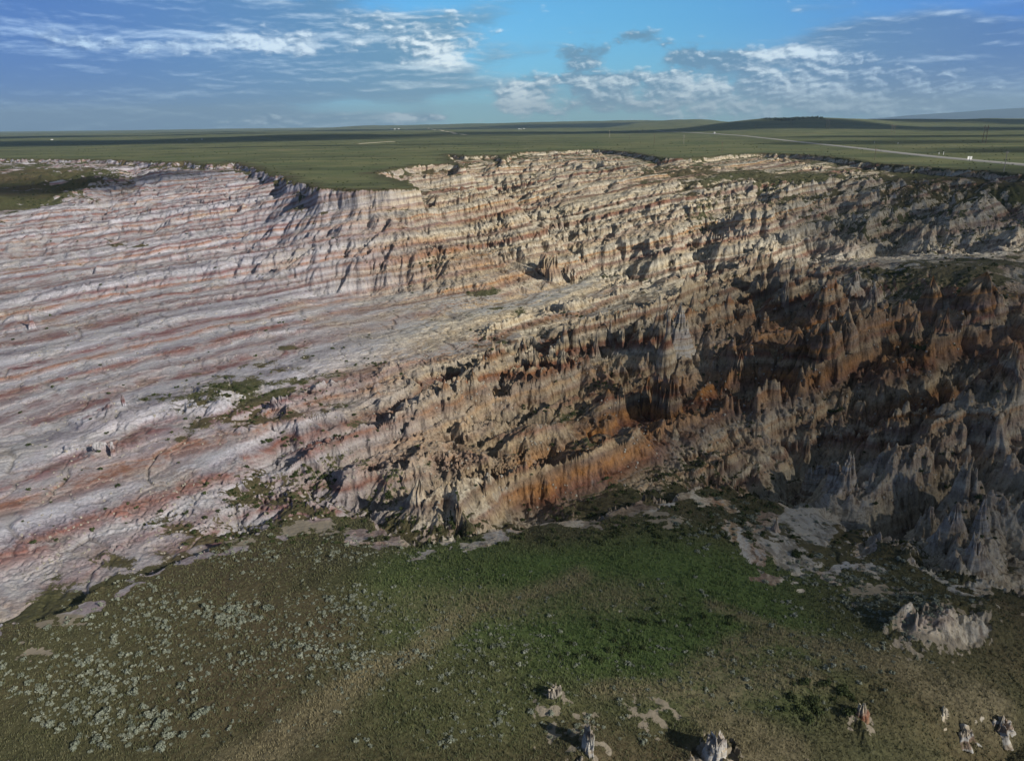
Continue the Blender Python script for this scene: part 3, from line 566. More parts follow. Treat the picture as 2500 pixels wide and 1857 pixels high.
    # plants
    g1 = t.mix(t.ss(nl, .35, .65), (.066, .063, .034), (.098, .076, .046))
    g1 = t.mix(t.ss(nh, .35, .62, .0, .7), g1, (.076, .086, .040))
    farv = t.attr('plain').outputs['Fac']
    g1 = t.mix(farv, g1, t.mix(t.ss(nh, .35, .65), (.105, .132, .062), (.175, .182, .088)))
    ns = t.noise(t.vm('MULTIPLY', pos, (.0012, .004, 1)), 1.0, 6, .65)
    g1 = t.mix(t.mul(farv, t.ss(ns, .45, .7, 0, .55)), g1, (.055, .075, .035))
    g1 = t.mix(t.mul(farv, t.ss(t.noise(t.vm('MULTIPLY', pos, (.0008, .0035, 1)), 1.7, 4, .6), .58, .66, 0, .6)), g1, (.20, .19, .11))
    nd = t.noise(t.vm('MULTIPLY', pos, (.006, .016, 1)), 1.0, 6, .68, .6)
    g1 = t.mix(t.mul(farv, t.ss(nd, .50, .60, 0, .6)), g1, (.060, .072, .040))
    g1 = t.mix(t.mul(farv, t.ss(nd, .30, .42, .5, 0)), g1, (.21, .19, .115))
    g1 = t.mix(brt, g1, (.076, .118, .038))
    dry = t.mul(t.attr('dry').outputs['Fac'], t.ss(t.add(nf, t.mul(nm, .6)), .6, .9, .25, 1))
    g1 = t.mix(t.mul(dry, .8), g1, (.17, .145, .095))
    g1 = t.mix(t.ss(nf, .5, .75, 0, .45), g1, (.12, .115, .07))
    g1 = t.mix(1.0, g1, t.ramp(nf, [(.3, (.6, .6, .6)), (.7, (1.25, 1.25, 1.2))]), 'MULTIPLY')
    vm = t.ss(t.add(veg, t.add(t.mul(t.sub(nf, .5), 1.5), t.mul(t.sub(nm, .5), .8))), .36, .60)
    col = t.mix(vm, rock, g1)
    col = t.mix(far_, col, (.015, .045, .13))  # blue of distant haze painted onto the far mountains
    t.l.new(col, b.inputs['Base Color'])
    bp = t.n.new('ShaderNodeBump'); t.l.new(t.m('MULTIPLY_ADD', flat, -.5, .8), bp.inputs['Strength']); bp.inputs['Distance'].default_value = .5
    t.l.new(t.add(t.add(t.mul(nf, .6), nm), t.mul(fl1, .9)), bp.inputs['Height']); t.l.new(bp.outputs[0], b.inputs['Normal'])
    return m
GM = ground_material()

def grid_mesh(name, X, Y, Z, closed):
    nr, nt = X.shape; me = bpy.data.meshes.new(name)
    co = np.stack([X, Y, Z], -1).reshape(-1, 3).astype(np.float32)
    i = np.arange(nr - 1)[:, None] * nt; j = np.arange(nt - 1)[None]; a = (i + j).ravel()
    q = np.stack([a, a + 1, a + 1 + nt, a + nt], -1).astype(np.int32)[:, ::-1]
    me.vertices.add(len(co)); me.vertices.foreach_set('co', co.ravel())
    me.loops.add(q.size); me.loops.foreach_set('vertex_index', np.ascontiguousarray(q).ravel())
    me.polygons.add(len(q)); me.polygons.foreach_set('loop_start', np.arange(0, q.size, 4, dtype=np.int32)); me.polygons.foreach_set('loop_total', np.full(len(q), 4, np.int32))
    me.polygons.foreach_set('use_smooth', np.ones(len(q), bool))
    me.update(); return me
def fattr(me, name, arr):
    a = me.attributes.new(name, 'FLOAT', 'POINT'); a.data.foreach_set('value', np.ascontiguousarray(arr, np.float32).ravel())
me = grid_mesh('terrain', X, Y, Z, True)
fink = None
FLT = (1 - sstep(SLP, .12, .5)) * sstep(-Z, 20, 33)
LAV = sstep(-TG, -.02, .50).astype(np.float32)
PLN = 1 - sstep(SDR + fbm(X / 15, Y / 15, 3, 58) * 14, -16, -2)
for nme, arr in (('strat', ST), ('veg', VG), ('warm', WRM), ('sand', SND), ('lush', BRT), ('lav', LAV), ('flat', FLT), ('bare', BAR * sstep(-Z, 25, 30)), ('dry', DRY), ('umber_shade', UMB_SHADE), ('rill', np.clip(RIL, 0, 1)), ('plain', PLN)): fattr(me, nme, arr)
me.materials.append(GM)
terrain = bpy.data.objects.new('terrain', me); COL.objects.link(terrain); tag(terrain, kind='structure')

# ------------------------------------------------------------------ mesh helper
class MB:
    def __init__(s): s.v = []; s.f = []
    def add(s, v, f):
        o = len(s.v); s.v += [tuple(map(float, p)) for p in v]; s.f += [tuple(i + o for i in q) for q in f]
    def box(s, c, d, rz=0):
        cx, cy, cz = c; a, b, h = d[0] / 2, d[1] / 2, d[2] / 2; co, si = math.cos(rz), math.sin(rz)
        v = [(cx + x * co - y * si, cy + x * si + y * co, cz + z) for x in (-a, a) for y in (-b, b) for z in (-h, h)]
        s.add(v, [(0, 1, 3, 2), (4, 6, 7, 5), (0, 4, 5, 1), (2, 3, 7, 6), (0, 2, 6, 4), (1, 5, 7, 3)])
    def tube(s, p, q, r0, r1, n=8):
        p, q = Vector(p), Vector(q); a = (q - p).normalized(); u = a.orthogonal().normalized(); w = a.cross(u)
        v = [tuple(c + (u * math.cos(k * 6.2832 / n) + w * math.sin(k * 6.2832 / n)) * r) for c, r in ((p, r0), (q, r1)) for k in range(n)]
        s.add(v, [(k, (k + 1) % n, n + (k + 1) % n, n + k) for k in range(n)] + [tuple(range(n))[::-1], tuple(range(n, 2 * n))])
    def build(s, name, mat, parent=None, smooth=False, loc=None):
        m = bpy.data.meshes.new(name); m.from_pydata(s.v, [], s.f); m.materials.append(mat)
        if smooth: m.polygons.foreach_set('use_smooth', [True] * len(m.polygons))
        o = bpy.data.objects.new(name, m); COL.objects.link(o); o.parent = parent
        if loc: o.location = loc
        return o
def simple(name, col, rough=.8, var=.15, metal=0.0, sc=3.0):
    m, t, b = new_mat(name); tc = t.n.new('ShaderNodeTexCoord'); n = t.noise(tc.outputs['Object'], sc, 4)
    oi = t.n.new('ShaderNodeObjectInfo'); k = t.add(n, t.mul(t.sub(oi.outputs['Random'], .5), .5))
    c = t.mix(t.ss(k, .2, .8), tuple(x * (1 - var) for x in col), tuple(x * (1 + var) for x in col)); t.l.new(c, b.inputs['Base Color'])
    b.inputs['Roughness'].default_value = rough; b.inputs['Metallic'].default_value = metal; return m
M_WOOD = simple('weathered_pole_wood', (.16, .12, .09)); M_PALE = simple('sunbleached_pole_wood', (.42, .38, .32))
M_INS = simple('glazed_insulator', (.25, .22, .2), .3); M_WHITE = simple('white_paint', (.75, .75, .73), .5, .08); M_DARK = simple('dark_glass', (.03, .035, .04), .2)
M_TYRE = simple('tyre_rubber', (.03, .03, .03)); M_ROOF = simple('metal_roofing', (.35, .33, .32), .5); M_STEEL = simple('galvanised_steel', (.35, .36, .37), .4)
def empty(name, loc, rz=0):
    o = bpy.data.objects.new(name, None); COL.objects.link(o); o.location = loc; o.rotation_euler = (0, 0, rz); return o

# ------------------------------------------------------------------ rock spires and blocks
def spire(px, yb, yt, hw, kind, warm, label, group=None, aspect=1.0, rz=0.0, n=64, m=40):
    h_ = hit(px, yb)
    if h_ is None: return
    bx, by, bz = h_; r = random.Random(int(px * 7 + yb)); depth = float(np.array([bx, by, bz - CAMZ]) @ fwd); mp = depth / F
    dep = math.atan2(CAMZ - bz, math.hypot(bx, by)); H = (yb - yt) * mp / max(math.cos(dep), .5) * (.9 if kind != 'pillar' else 1); hwm = hw * mp; sink = 1.0 + .25 * H
    # the sight line meets the ground at the near foot: step back by the foot's own radius
    k = hwm * .6 / math.hypot(bx, by); bx += bx * k; by += by * k
    prof = {'cone': [(0, 1.9), (.25, 1.25), (.35, 1.0), (.6, .66), (.82, .40), (.95, .22), (1, .05)], 'block': [(0, 1.7), (.25, 1.12), (.5, .98), (.82, .90), (.955, .80), (.985, .62), (1, .3)],
            'pillar': [(0, 1.4), (.12, 1.2), (.30, .95), (.48, .72), (.60, .40), (.70, .24), (.84, .20), (.90, .20), (.905, .33), (.96, .34), (1, .22)],
            'fan': [(0, 1.7), (.25, 1.12), (.5, .86), (.8, .55), (.93, .34), (1, .1)], 'mound': [(0, 1.3), (.25, 1.08), (.5, .93), (.75, .74), (.9, .48), (1, .08)]}[kind]
    hs = np.linspace(0, 1, m); pr = np.interp(hs, [a for a, b in prof], [b for a, b in prof]); th = np.linspace(0, 2 * math.pi, n, endpoint=False)
    T, Hh = np.meshgrid(th, hs); sx = r.uniform(0, 50); sy = r.uniform(0, 50)
    fl = pnoise(np.cos(T) * 2.2 + sx, np.sin(T) * 2.2 + sy + Hh * .5) * .30 + (np.abs(pnoise(np.cos(T) * 6 + sx, np.sin(T) * 6 + sy + Hh * .8, 3)) - .2) * .34 + pnoise(T * 5 + sx, Hh * H * 1.2, 5) * .05
    if kind == 'pillar': fl = fl * np.where(Hh > .58, .3, 1)
    Rr = pr[:, None] * hwm * (1 + fl * (1.1 - .3 * Hh)); lean = r.uniform(-.05, .05) * H
    tipn = 1 + (pnoise(np.cos(T) * 2.5 + sx, np.sin(T) * 2.5 + sy, 9) * .42 * (Hh ** 3) * (0 if kind == 'pillar' else 1))
    ax_ = (pnoise(Hh * 2.2 + sx, Hh * 0 + sy, 12) * .35 * hwm * np.minimum(Hh * 2, 1)) * (.3 if kind == 'pillar' else 1); jag = 1.0 if kind in ('fan', 'block') else 0.0; lx = Rr * np.cos(T) + ax_; ly = Rr * np.sin(T) * aspect + ax_ * .5; c, s_ = math.cos(rz), math.sin(rz)
    vx = lx * c - ly * s_ + lean * Hh; vy = lx * s_ + ly * c; vz = -sink + (H + sink) * Hh * tipn * (1 - jag * sstep(Hh, .35, 1) * np.clip(np.abs(pnoise(lx / hwm * 2.4 + sx, ly / hwm * .8 + sy, 15)) * .55 + .10 * pnoise(lx / hwm * 8, ly / hwm * 4, 16), -.1, .5))
    co = np.stack([vx, vy, vz], -1).reshape(-1, 3); co = np.vstack([co, [[float(vx[-1].mean()), float(vy[-1].mean()), float(vz[-1].max()) + .05 * hwm]]])
    f = [(i * n + j, i * n + (j + 1) % n, (i + 1) * n + (j + 1) % n, (i + 1) * n + j) for i in range(m - 1) for j in range(n)] + [((m - 1) * n + j, (m - 1) * n + (j + 1) % n, m * n) for j in range(n)]
    me = bpy.data.meshes.new('rock_spire'); me.from_pydata([tuple(p) for p in co.tolist()], [], f); me.materials.append(GM); me.polygons.foreach_set('use_smooth', [True] * len(me.polygons))
    wx_, wy_, wz_ = co[:, 0] + bx, co[:, 1] + by, co[:, 2] + bz
    fattr(me, 'strat', strata(wx_.astype(np.float32), wy_.astype(np.float32), wz_.astype(np.float32)))
    nv = len(co); fattr(me, 'warm', np.full(nv, warm)); fattr(me, 'lav', np.full(nv, float(samp(LAV, bx, by))))
    for k_ in ('veg', 'sand', 'lush', 'bare', 'plain', 'dry', 'rill'): fattr(me, k_, np.zeros(nv))
    fattr(me, 'umber_shade', np.full(nv, .7 * float(samp(UMB_SHADE, bx, by))))
    fattr(me, 'flat', np.full(nv, .9 if warm < .13 else 0.0))
    o = bpy.data.objects.new('rock_block' if kind == 'block' else ('clay_mound' if kind == 'mound' else 'rock_spire'), me); COL.objects.link(o); o.location = (bx, by, bz)
    return tag(o, label, 'rock', group)
SP = [(1622, 905, 764, 24, 'pillar', .35, 'tall pale pillar with flat caprock on a thin neck on the banded ridge'),
 (1656, 850, 758, 34, 'fan', .1, 'cream fan shaped spire right behind the caprock pillar', 1, .6, .4),
 (1371, 908, 858, 19, 'cone', .3, 'pale pointed spire left of centre on the long banded ridge'), (1517, 850, 800, 14, 'fan', .35, 'cream spire with reddish top halfway along the ridge to the caprock pillar', None, .6, .5),
 (1490, 838, 790, 8, 'cone', .2, 'thin white needle beside a dark hollow on the banded ridge'), (1455, 868, 822, 9, 'cone', .2, 'narrow pale needle lower on the ridge west of the dark hollow'),
 (1577, 1000, 935, 19, 'cone', .85, 'small orange topped spire left of the orange twin towers'), (1607, 1020, 925, 14, 'block', .9, 'tall shaded orange fin in the middle of the twin towers', 2, 1.3, .2),
 (1638, 1022, 930, 25, 'block', .85, 'thick orange and pink flat topped tower on the right of the twin towers', 2, .9, 0),
 (1026, 1235, 1182, 27, 'cone', .3, 'cream topped striped cone on the brown flat near the grassy edge'), (990, 1184, 1162, 11, 'cone', .7, 'small pinkish cone behind the striped cone on the brown flat'),
 (1186, 1212, 1184, 13, 'cone', .7, 'brown stub at the left foot of the pale fluted ridge'), (1121, 1270, 1238, 9, 'block', .6, 'short brown pillar at the pale gully by the grass edge'),
 (1647, 1068, 1043, 12, 'cone', .4, 'small cream tipped cone on the brown slope below the twin towers'), (1610, 1072, 1053, 9, 'cone', .6, 'tiny brown cone on the slope below the twin towers'),
 (1892, 1298, 1274, 13, 'cone', .2, 'lone white cone standing on the pale sandy flat'), (1969, 1216, 1155, 13, 'block', .05, 'white leaning rock wall end where the ridge meets the sandy flat', None, 1.2, .5),
 (1996, 1184, 1142, 17, 'block', .05, 'crumbling white block behind the wall end at the sandy flat', None, .7, .5), (2068, 1184, 1115, 27, 'fan', .05, 'jagged white fan of rock at the back of the sandy flat', None, .5, .4),
 (2036, 1180, 1136, 15, 'block', .1, 'low white block between two taller white rocks behind the sandy flat'), (2358, 1220, 1120, 30, 'fan', .15, 'tall white fluted tower near the right edge above the dark shrubs'),
 (2262, 1302, 1245, 24, 'fan', .25, 'brownish fluted spire on the left of the lower right group'), (2316, 1318, 1240, 32, 'fan', .12, 'tallest pale spire of the lower right group', None, .8, .3),
 (2280, 1355, 1305, 24, 'fan', .12, 'squat pale spire in front of the lower right group'), (2372, 1385, 1310, 25, 'fan', .1, 'grey shaded spire right of the lower right group'),
 (2392, 1295, 1228, 16, 'cone', .12, 'grey spire behind the lower right group at the frame edge'), (1960, 1145, 1080, 18, 'cone', .4, 'brown striped cone at the end of the dark spire field'),
 (2049, 1092, 1060, 10, 'cone', .4, 'brown knob on the dark slope above the white fan of rock'), (2385, 758, 690, 46, 'mound', 1.0, 'large rounded red clay mound below the grassy spur'),
 (2272, 760, 696, 32, 'mound', .95, 'orange rounded buttress left of the large red mound'), (2308, 795, 760, 11, 'cone', .8, 'small pinkish spike below the large red mound'),
 (2233, 805, 770, 9, 'cone', .7, 'small rose spike below the orange buttress'), (80, 802, 772, 8, 'cone', .05, 'small white fin on the red slope at the far left'),
 (276, 1114, 1083, 6, 'block', .1, 'thin grey pillar beside a pale ledge at the left', None, .8, 0), (250, 1104, 1084, 17, 'block', .1, 'pale square ledge beside the thin grey pillar', None, .6, .3),
 (304, 990, 966, 5, 'block', .1, 'small dark sided pillar on the green streaked knoll at the left'), (1436, 1830, 1785, 12, 'block', .05, 'narrow white rock fin casting a long shadow at the bottom edge', None, 1.9, 0.15),
 (1744, 1850, 1812, 25, 'block', .1, 'dark capped white rock block at the bottom edge', None, 1.0, 0), (2102, 1752, 1718, 20, 'fan', .45, 'tan fluted rock beside the dark hollow near the bottom right', None, .9, .3),
 (1356, 1704, 1684, 20, 'block', .35, 'low dark crumbling outcrop above the white fin', None, .5, .6), (2440, 1785, 1762, 26, 'block', .12, 'pale low fluted rock in the bottom right corner', None, .8, 0),
 (2350, 1795, 1780, 20, 'block', .12, 'lower pale rock hump left of the corner rock'), (2300, 1745, 1732, 16, 'fan', .3, 'small rock stub above the two low corner rocks at the bottom right'),
 (2080, 722, 672, 26, 'fan', .15, 'bright cream spire under the left end of the grassy spur', None, .7, .3), (2130, 745, 700, 22, 'fan', .15, 'grey cream spire right of the bright spire under the spur', None, .7, .3),
 (1915, 752, 690, 8, 'block', .2, 'slim pale post of rock in the shadowed basin left of the bright spire'), (1920, 905, 865, 20, 'mound', 1.0, 'orange knob on the dark ridge left of the orange buttresses'),
 (1940, 870, 815, 24, 'mound', 1.0, 'golden orange buttress at the head of the orange ridge'), (2010, 850, 790, 24, 'mound', 1.0, 'golden buttress in the middle of the orange ridge'),
 (2065, 835, 775, 22, 'mound', .95, 'orange fluted buttress at the right of the orange ridge'), (1805, 905, 868, 11, 'mound', 1.0, 'small golden knob standing alone in the shadow'),
 (1330, 672, 628, 15, 'block', .75, 'dark brown spire at the right foot of the main striped wall'), (1352, 680, 615, 19, 'fan', .75, 'tallest brown spire of the cluster at the foot of the main wall'), (1378, 686, 645, 15, 'fan', .7, 'smaller brown spire right of the cluster at the foot of the main wall'),
 (1400, 692, 662, 9, 'block', .5, 'pale brown stub at the end of the cluster below the main wall'), (690, 1000, 968, 24, 'block', .1, 'white fluted ledge above the pink slope in the left centre', None, .4, .3)]
for q in SP:
    px, yb, yt, hw, kd, wm, lb = q[:7]; asp = q[8] if len(q) > 8 else 1.0; rz = q[9] if len(q) > 9 else 0.0
    spire(px, yb, yt, hw, kd, wm, lb, None, asp, rz)

# ------------------------------------------------------------------ sagebrush, shrubs, grass
def leafmat(name, c0, c1, attr=None):
    m, t, b = new_mat(name); geo = t.n.new('ShaderNodeNewGeometry'); oi = t.n.new('ShaderNodeObjectInfo')
    n = t.noise(geo.outputs['Position'], .6, 3); n2 = t.noise(geo.outputs['Position'], 5.0, 2)
    c = t.mix(t.ss(t.add(t.mul(n, .6), t.mul(n2, .4)), .32, .68), c0, c1); c = t.mix(t.mul(oi.outputs['Random'], .3), c, t.mix(1.0, c, (.7, .75, .7), 'MULTIPLY'))
    if attr: c = t.mix(t.attr(attr[0]).outputs['Fac'], c, attr[1]); c = t.mix(t.attr('dry').outputs['Fac'], c, (.26, .23, .14))
    t.l.new(c, b.inputs['Base Color']); b.inputs['Roughness'].default_value = .8; return m
M_SAGE = leafmat('sage_leaves', (.13, .15, .115), (.29, .31, .25)); M_SHRUB = leafmat('shrub_leaves', (.030, .042, .016), (.065, .082, .032))
M_GRASS = leafmat('grass_blades', (.088, .096, .047), (.165, .158, .095), ('lush', (.112, .168, .058)))
def bush_arrays(rs, n, R=1.0, flat=.62, leaf=.13):
    """leaf quads over a lumpy low dome: (n*4, 3)"""
    L = rs.randint(4, 8); cen = np.stack([rs.uniform(-.55, .55, L), rs.uniform(-.55, .55, L), rs.uniform(.15, .45, L)], -1) * R; cr = rs.uniform(.30, .52, L) * R
    k = rs.randint(0, L, n); u = rs.normal(size=(n, 3)); u /= np.linalg.norm(u, axis=1)[:, None]; u[:, 2] = np.abs(u[:, 2]) * 1.1 - .25
    c = cen[k] + u * (cr[k] * rs.uniform(.75, 1.08, n))[:, None]; c[:, 2] = np.maximum(c[:, 2] * flat / .62, .02)
    nrm = u + rs.normal(size=(n, 3)) * .45; nrm /= np.linalg.norm(nrm, axis=1)[:, None]
    t1 = np.cross(nrm, rs.normal(size=(n, 3))); t1 /= np.linalg.norm(t1, axis=1)[:, None]; t2 = np.cross(nrm, t1); s = (leaf * R * rs.uniform(.6, 1.3, n))[:, None]
    return np.stack([c - t1 * s - t2 * s * .6, c + t1 * s - t2 * s * .5, c + t1 * s * .8 + t2 * s * .6, c - t1 * s * .7 + t2 * s * .7], 1).reshape(-1, 3)
def quad_mesh(name, co, mat, per=4):
    me = bpy.data.meshes.new(name); me.vertices.add(len(co)); me.vertices.foreach_set('co', co.astype(np.float32).ravel()); n = len(co)
    me.loops.add(n); me.loops.foreach_set('vertex_index', np.arange(n, dtype=np.int32)); me.polygons.add(n // per)
    me.polygons.foreach_set('loop_start', np.arange(0, n, per, dtype=np.int32)); me.polygons.foreach_set('loop_total', np.full(n // per, per, np.int32)); me.materials.append(mat); me.update(); return me
rs = np.random.RandomState(4)
sage_meshes = [quad_mesh('sagebrush', bush_arrays(rs, 170, .5), M_SAGE) for _ in range(8)]
shrub_meshes = [quad_mesh('green_shrub', bush_arrays(rs, 200, .5, .8, .12), M_SHRUB) for _ in range(6)]
def spread(px, py, rx, ry, n):
    out = []
    for _ in range(n):
        a = rs.uniform(0, 6.283); q = math.sqrt(rs.uniform()); h = hit(px + rx * q * math.cos(a), py + ry * q * math.sin(a))
        if h: out.append(h)
    return out
PATCH = [((320, 1765, 240, 75), 90, 1.25, 'grey sagebrush in the dense patch along the lower left edge of the grass', 'sagebrush in the lower left patch'),
 ((560, 1490, 110, 42), 95, 1.1, 'pale green sagebrush in the thick clump on the left of the terrace', 'sagebrush in the thick left clump'),
 ((470, 1600, 260, 70), 60, .9, 'scattered small silvery sagebrush on the brown grass left of the pale track', 'sagebrush scattered left of the track'),
 ((850, 1470, 110, 55), 60, 1.0, 'sagebrush beside the upper end of the pale track', 'sagebrush beside the track'),
 ((620, 1370, 170, 50), 55, .9, 'sagebrush just inside the rim of the terrace at the left', 'sagebrush inside the left terrace rim'),
 ((1340, 1770, 330, 60), 55, 1.0, 'blue green sagebrush around the bare knoll at the bottom of the frame', 'sagebrush around the bottom knoll'),
 ((1760, 1290, 130, 75), 95, 1.15, 'grey green sagebrush on the brown slope left of the sandy flat', 'sagebrush left of the sandy flat'),
 ((2080, 1400, 240, 45), 120, 1.2, 'dark sagebrush on the shaded slope below the sandy flat', 'sagebrush below the sandy flat'),
 ((1960, 1290, 95, 90), 40, 1.0, 'lone low sagebrush dotted on the pale sandy flat', 'sagebrush on the sandy flat'),
 ((900, 1600, 900, 230), 1300, .7, None, None), ((1900, 1550, 450, 200), 320, .9, None, None), ((250, 1640, 260, 170), 420, .9, None, None), ((820, 1340, 350, 45), 200, .85, None, None),
 ((2200, 1450, 220, 60), 260, 1.1, None, None), ((700, 1560, 330, 110), 300, .8, None, None), ((330, 1480, 180, 80), 160, .8, None, None)]
indiv = []; rest = []
for (e, n, sc, lb, gp) in PATCH:
    pts_ = spread(*e, n)
    # bushes grow in clumps: pull half of them towards a few centres
    for i, p in enumerate(pts_):
        if i % 2 and i > 6:
            c = pts_[(i * 7) % 6]; x = c[0] + (p[0] - c[0]) * .5; y = c[1] + (p[1] - c[1]) * .5; p = (x, y, float(samp(Z, x, y)))
        s = sc * .72 * float(np.clip(rs.lognormal(-.15, .42), .35, 2.0))
        (indiv if lb else rest).append((p, s, lb, gp))
indiv.sort(key=lambda q: math.hypot(q[0][0], q[0][1]) / q[1])
rest += indiv[300:]; indiv = indiv[:300]
for k, (p, s, lb, gp) in enumerate(indiv):
    o = bpy.data.objects.new('sagebrush', sage_meshes[k % 8]); COL.objects.link(o); o.location = (p[0], p[1], p[2] - .03); o.rotation_euler = (0, 0, rs.uniform(0, 6.28))
    o.scale = (s * rs.uniform(.9, 1.2), s * rs.uniform(.9, 1.2), s * rs.uniform(.8, 1.05)); tag(o, lb, 'sagebrush', gp)
def scatter_mesh(name, items, base, mat, label=None):
    co = []
    for k, (p, s) in enumerate(items):
        b = base[k % len(base)]; a = rs.uniform(0, 6.283); c, s_ = math.cos(a) * s, math.sin(a) * s
        co.append(np.stack([b[:, 0] * c - b[:, 1] * s_ + p[0], b[:, 0] * s_ + b[:, 1] * c + p[1], b[:, 2] * s + p[2] - .03], -1))
    o = bpy.data.objects.new(name, quad_mesh(name, np.concatenate(co), mat)); COL.objects.link(o); return tag(o, kind='stuff', label=label)
lowbase = [bush_arrays(rs, 70, .5, .62, .19) for _ in range(8)]
scatter_mesh('low_sagebrush', [(p, s) for p, s, _, _ in rest], lowbase, M_SAGE)
# shrubs one can pick out
SHR = [((955, 1215, 12, 10), 3, 1.6, 'bright green bush in the gully beside the pale bank below the terrace edge'), ((2030, 1000, 30, 12), 5, 1.8, 'dark green shrub on top of a brown rock knob among the spires'),
 ((2240, 850, 18, 10), 6, 1.6, 'green shrub in a hollow below the orange buttresses'), ((1960, 1352, 30, 10), 8, 1.3, 'dark green shrub at the lower edge of the sandy flat'),
 ((2180, 665, 60, 14), 22, 1.6, 'dark shrub on the grassy spur at the right'), ((1700, 1100, 60, 25), 10, 1.0, 'small shrub on the brown slope behind the terrace'),
 ((1300, 1000, 40, 15), 8, 1.0, 'green shrub behind the golden band'), ((1480, 930, 45, 22), 16, 1.1, 'green shrub on the slope under the red ridge'), ((680, 1080, 60, 12), 14, 1.2, 'green shrub in the pale wash left of centre'),
 ((760, 1165, 50, 14), 16, 1.3, 'green shrub along the dry channel above the grey outcrop'), ((560, 960, 60, 30), 22, 1.2, 'shrub on the green hollow of the left knoll'), ((900, 885, 60, 12), 12, 1.2, 'shrub on the floor in front of the low red ridge'),
 ((1380, 770, 50, 10), 10, 1.4, 'green shrub at the foot of the long red ridge'), ((1060, 640, 40, 12), 10, 1.6, 'shrub on the green ledge of the main wall'), ((2350, 1210, 60, 25), 14, 1.5, 'dark shrub between the tall tower and the lower right spires'),
 ((1620, 1520, 180, 60), 16, 1.2, 'dark green shrub in the lush grass'), ((1480, 1600, 120, 40), 14, 1.1, 'dark shrub below the lush grass'), ((1990, 1720, 100, 60), 26, 1.4, 'dark shrub in the bottom right thicket')]
for e, n, sc, lb in SHR:
    for k, p in enumerate(spread(*e, n)):
        o = bpy.data.objects.new('green_shrub', shrub_meshes[k % 6]); COL.objects.link(o); s = sc * rs.uniform(.6, 1.3); o.location = (p[0], p[1], p[2] - .05); o.rotation_euler = (0, 0, rs.uniform(0, 6.28)); o.scale = (s, s, s)
        tag(o, lb, 'shrub', 'shrubs: ' + lb)
# scrub rooted in the gullies and on the planted ledges of the canyon, and along the rim
cand = []
for _ in range(30000):
    px, py = rs.uniform(30, 2480), 345 + 985 * rs.uniform() ** 1.25
    az_, el_ = px_az_el(px, py)
    cand.append((px, py))
items = []
for px, py in cand[:20000]:
    h = hit(px, py)
    if h is None: continue
    i, j, a, b = gidx(h[0], h[1]); v = VG[i, j]
    if SDR[i, j] < -8:
        if rs.uniform() < .45: items.append((h, rs.uniform(.4, 1.0) * (1 + .0010 * math.hypot(h[0], h[1]))))
        continue
    if (v > .5 and rs.uniform() < .38) or (v > .15 and rs.uniform() < .12) or rs.uniform() < .018:
        items.append((h, rs.uniform(.5, 1.3) * (1 + .0010 * math.hypot(h[0], h[1]))))
scatter_mesh('canyon_scrub', items, lowbase, M_SHRUB)
print('scrub', len(items))
# grass tufts on the terrace
NG = 150000
def grass():
    r = np.exp(rs.uniform(math.log(52), math.log(190), NG)); a = rs.uniform(-.72, .72, NG); x = r * np.sin(a); y = r * np.cos(a)
    i, j, fa, fb = gidx(x, y); k = (VG[i, j] > .45) & (TER[i, j] > .3); x, y, i, j, r = x[k], y[k], i[k], j[k], r[k]; z = samp(Z, x, y); n = len(x)
    lush = BRT[i, j]; h = rs.uniform(.12, .34, n) * (1 + .6 * lush) * (1 + 1.1 * fbm(x / 2.2, y / 2.2, 3, 131) + .5 * fbm(x / 9, y / 9, 2, 133)) ; co = []; at = []
    for b in range(3):
        an = rs.uniform(0, 6.283, n); w = rs.uniform(.025, .055, n) * (r / 70); le = rs.uniform(-.12, .12, n) + .06; le2 = rs.uniform(-.12, .12, n); ox = rs.normal(0, .08, n); oy = rs.normal(0, .08, n)
        p0 = np.stack([x + ox - np.cos(an) * w, y + oy - np.sin(an) * w, z - .02], -1); p1 = np.stack([x + ox + np.cos(an) * w, y + oy + np.sin(an) * w, z - .02], -1); p2 = np.stack([x + ox + le, y + oy + le2, z + h], -1)
        co.append(np.stack([p0, p1, p2], 1).reshape(-1, 3)); at.append(np.repeat(np.clip(lush + rs.uniform(-.3, .15, n), 0, 1), 3))
    me = quad_mesh('grass', np.concatenate(co), M_GRASS, 3); fattr(me, 'dry', np.tile(np.repeat(np.clip(DRY[i, j] + rs.uniform(-.3, .2, n), 0, 1), 3), 3)); fattr(me, 'lush', np.concatenate(at)); o = bpy.data.objects.new('grass', me); COL.objects.link(o); tag(o, kind='stuff')
grass()
# loose stones on the canyon floor
M_STONE = simple('pale_stone', (.42, .39, .33), .9, .25)
def rubble():
    base = []
    for _ in range(6):
        v = np.array([(a, b, c) for a in (-1, 1) for b in (-1, 1) for c in (-1, 1)], float) * rs.uniform(.6, 1.2, (8, 3)) * .5
        base.append(np.concatenate([v[list(q)] for q in ((0, 1, 3, 2), (4, 6, 7, 5), (0, 4, 5, 1), (2, 3, 7, 6), (0, 2, 6, 4), (1, 5, 7, 3))]))
    it = []
    for _ in range(5000):
        px, py = rs.uniform(40, 2460), rs.uniform(560, 1400); h = hit(px, py)
        if h is None: continue
        i, j, a, b = gidx(h[0], h[1])
        if TER[i, j] > .3 or SND[i, j] > .3 or fbm(np.array(h[0] / 11), np.array(h[1] / 11), 3, 141) < -.02: continue
        it.append((h, rs.uniform(.10, .36) * (1 + .002 * math.hypot(h[0], h[1]))))
    scatter_mesh('rubble', it, base, M_STONE)
rubble()

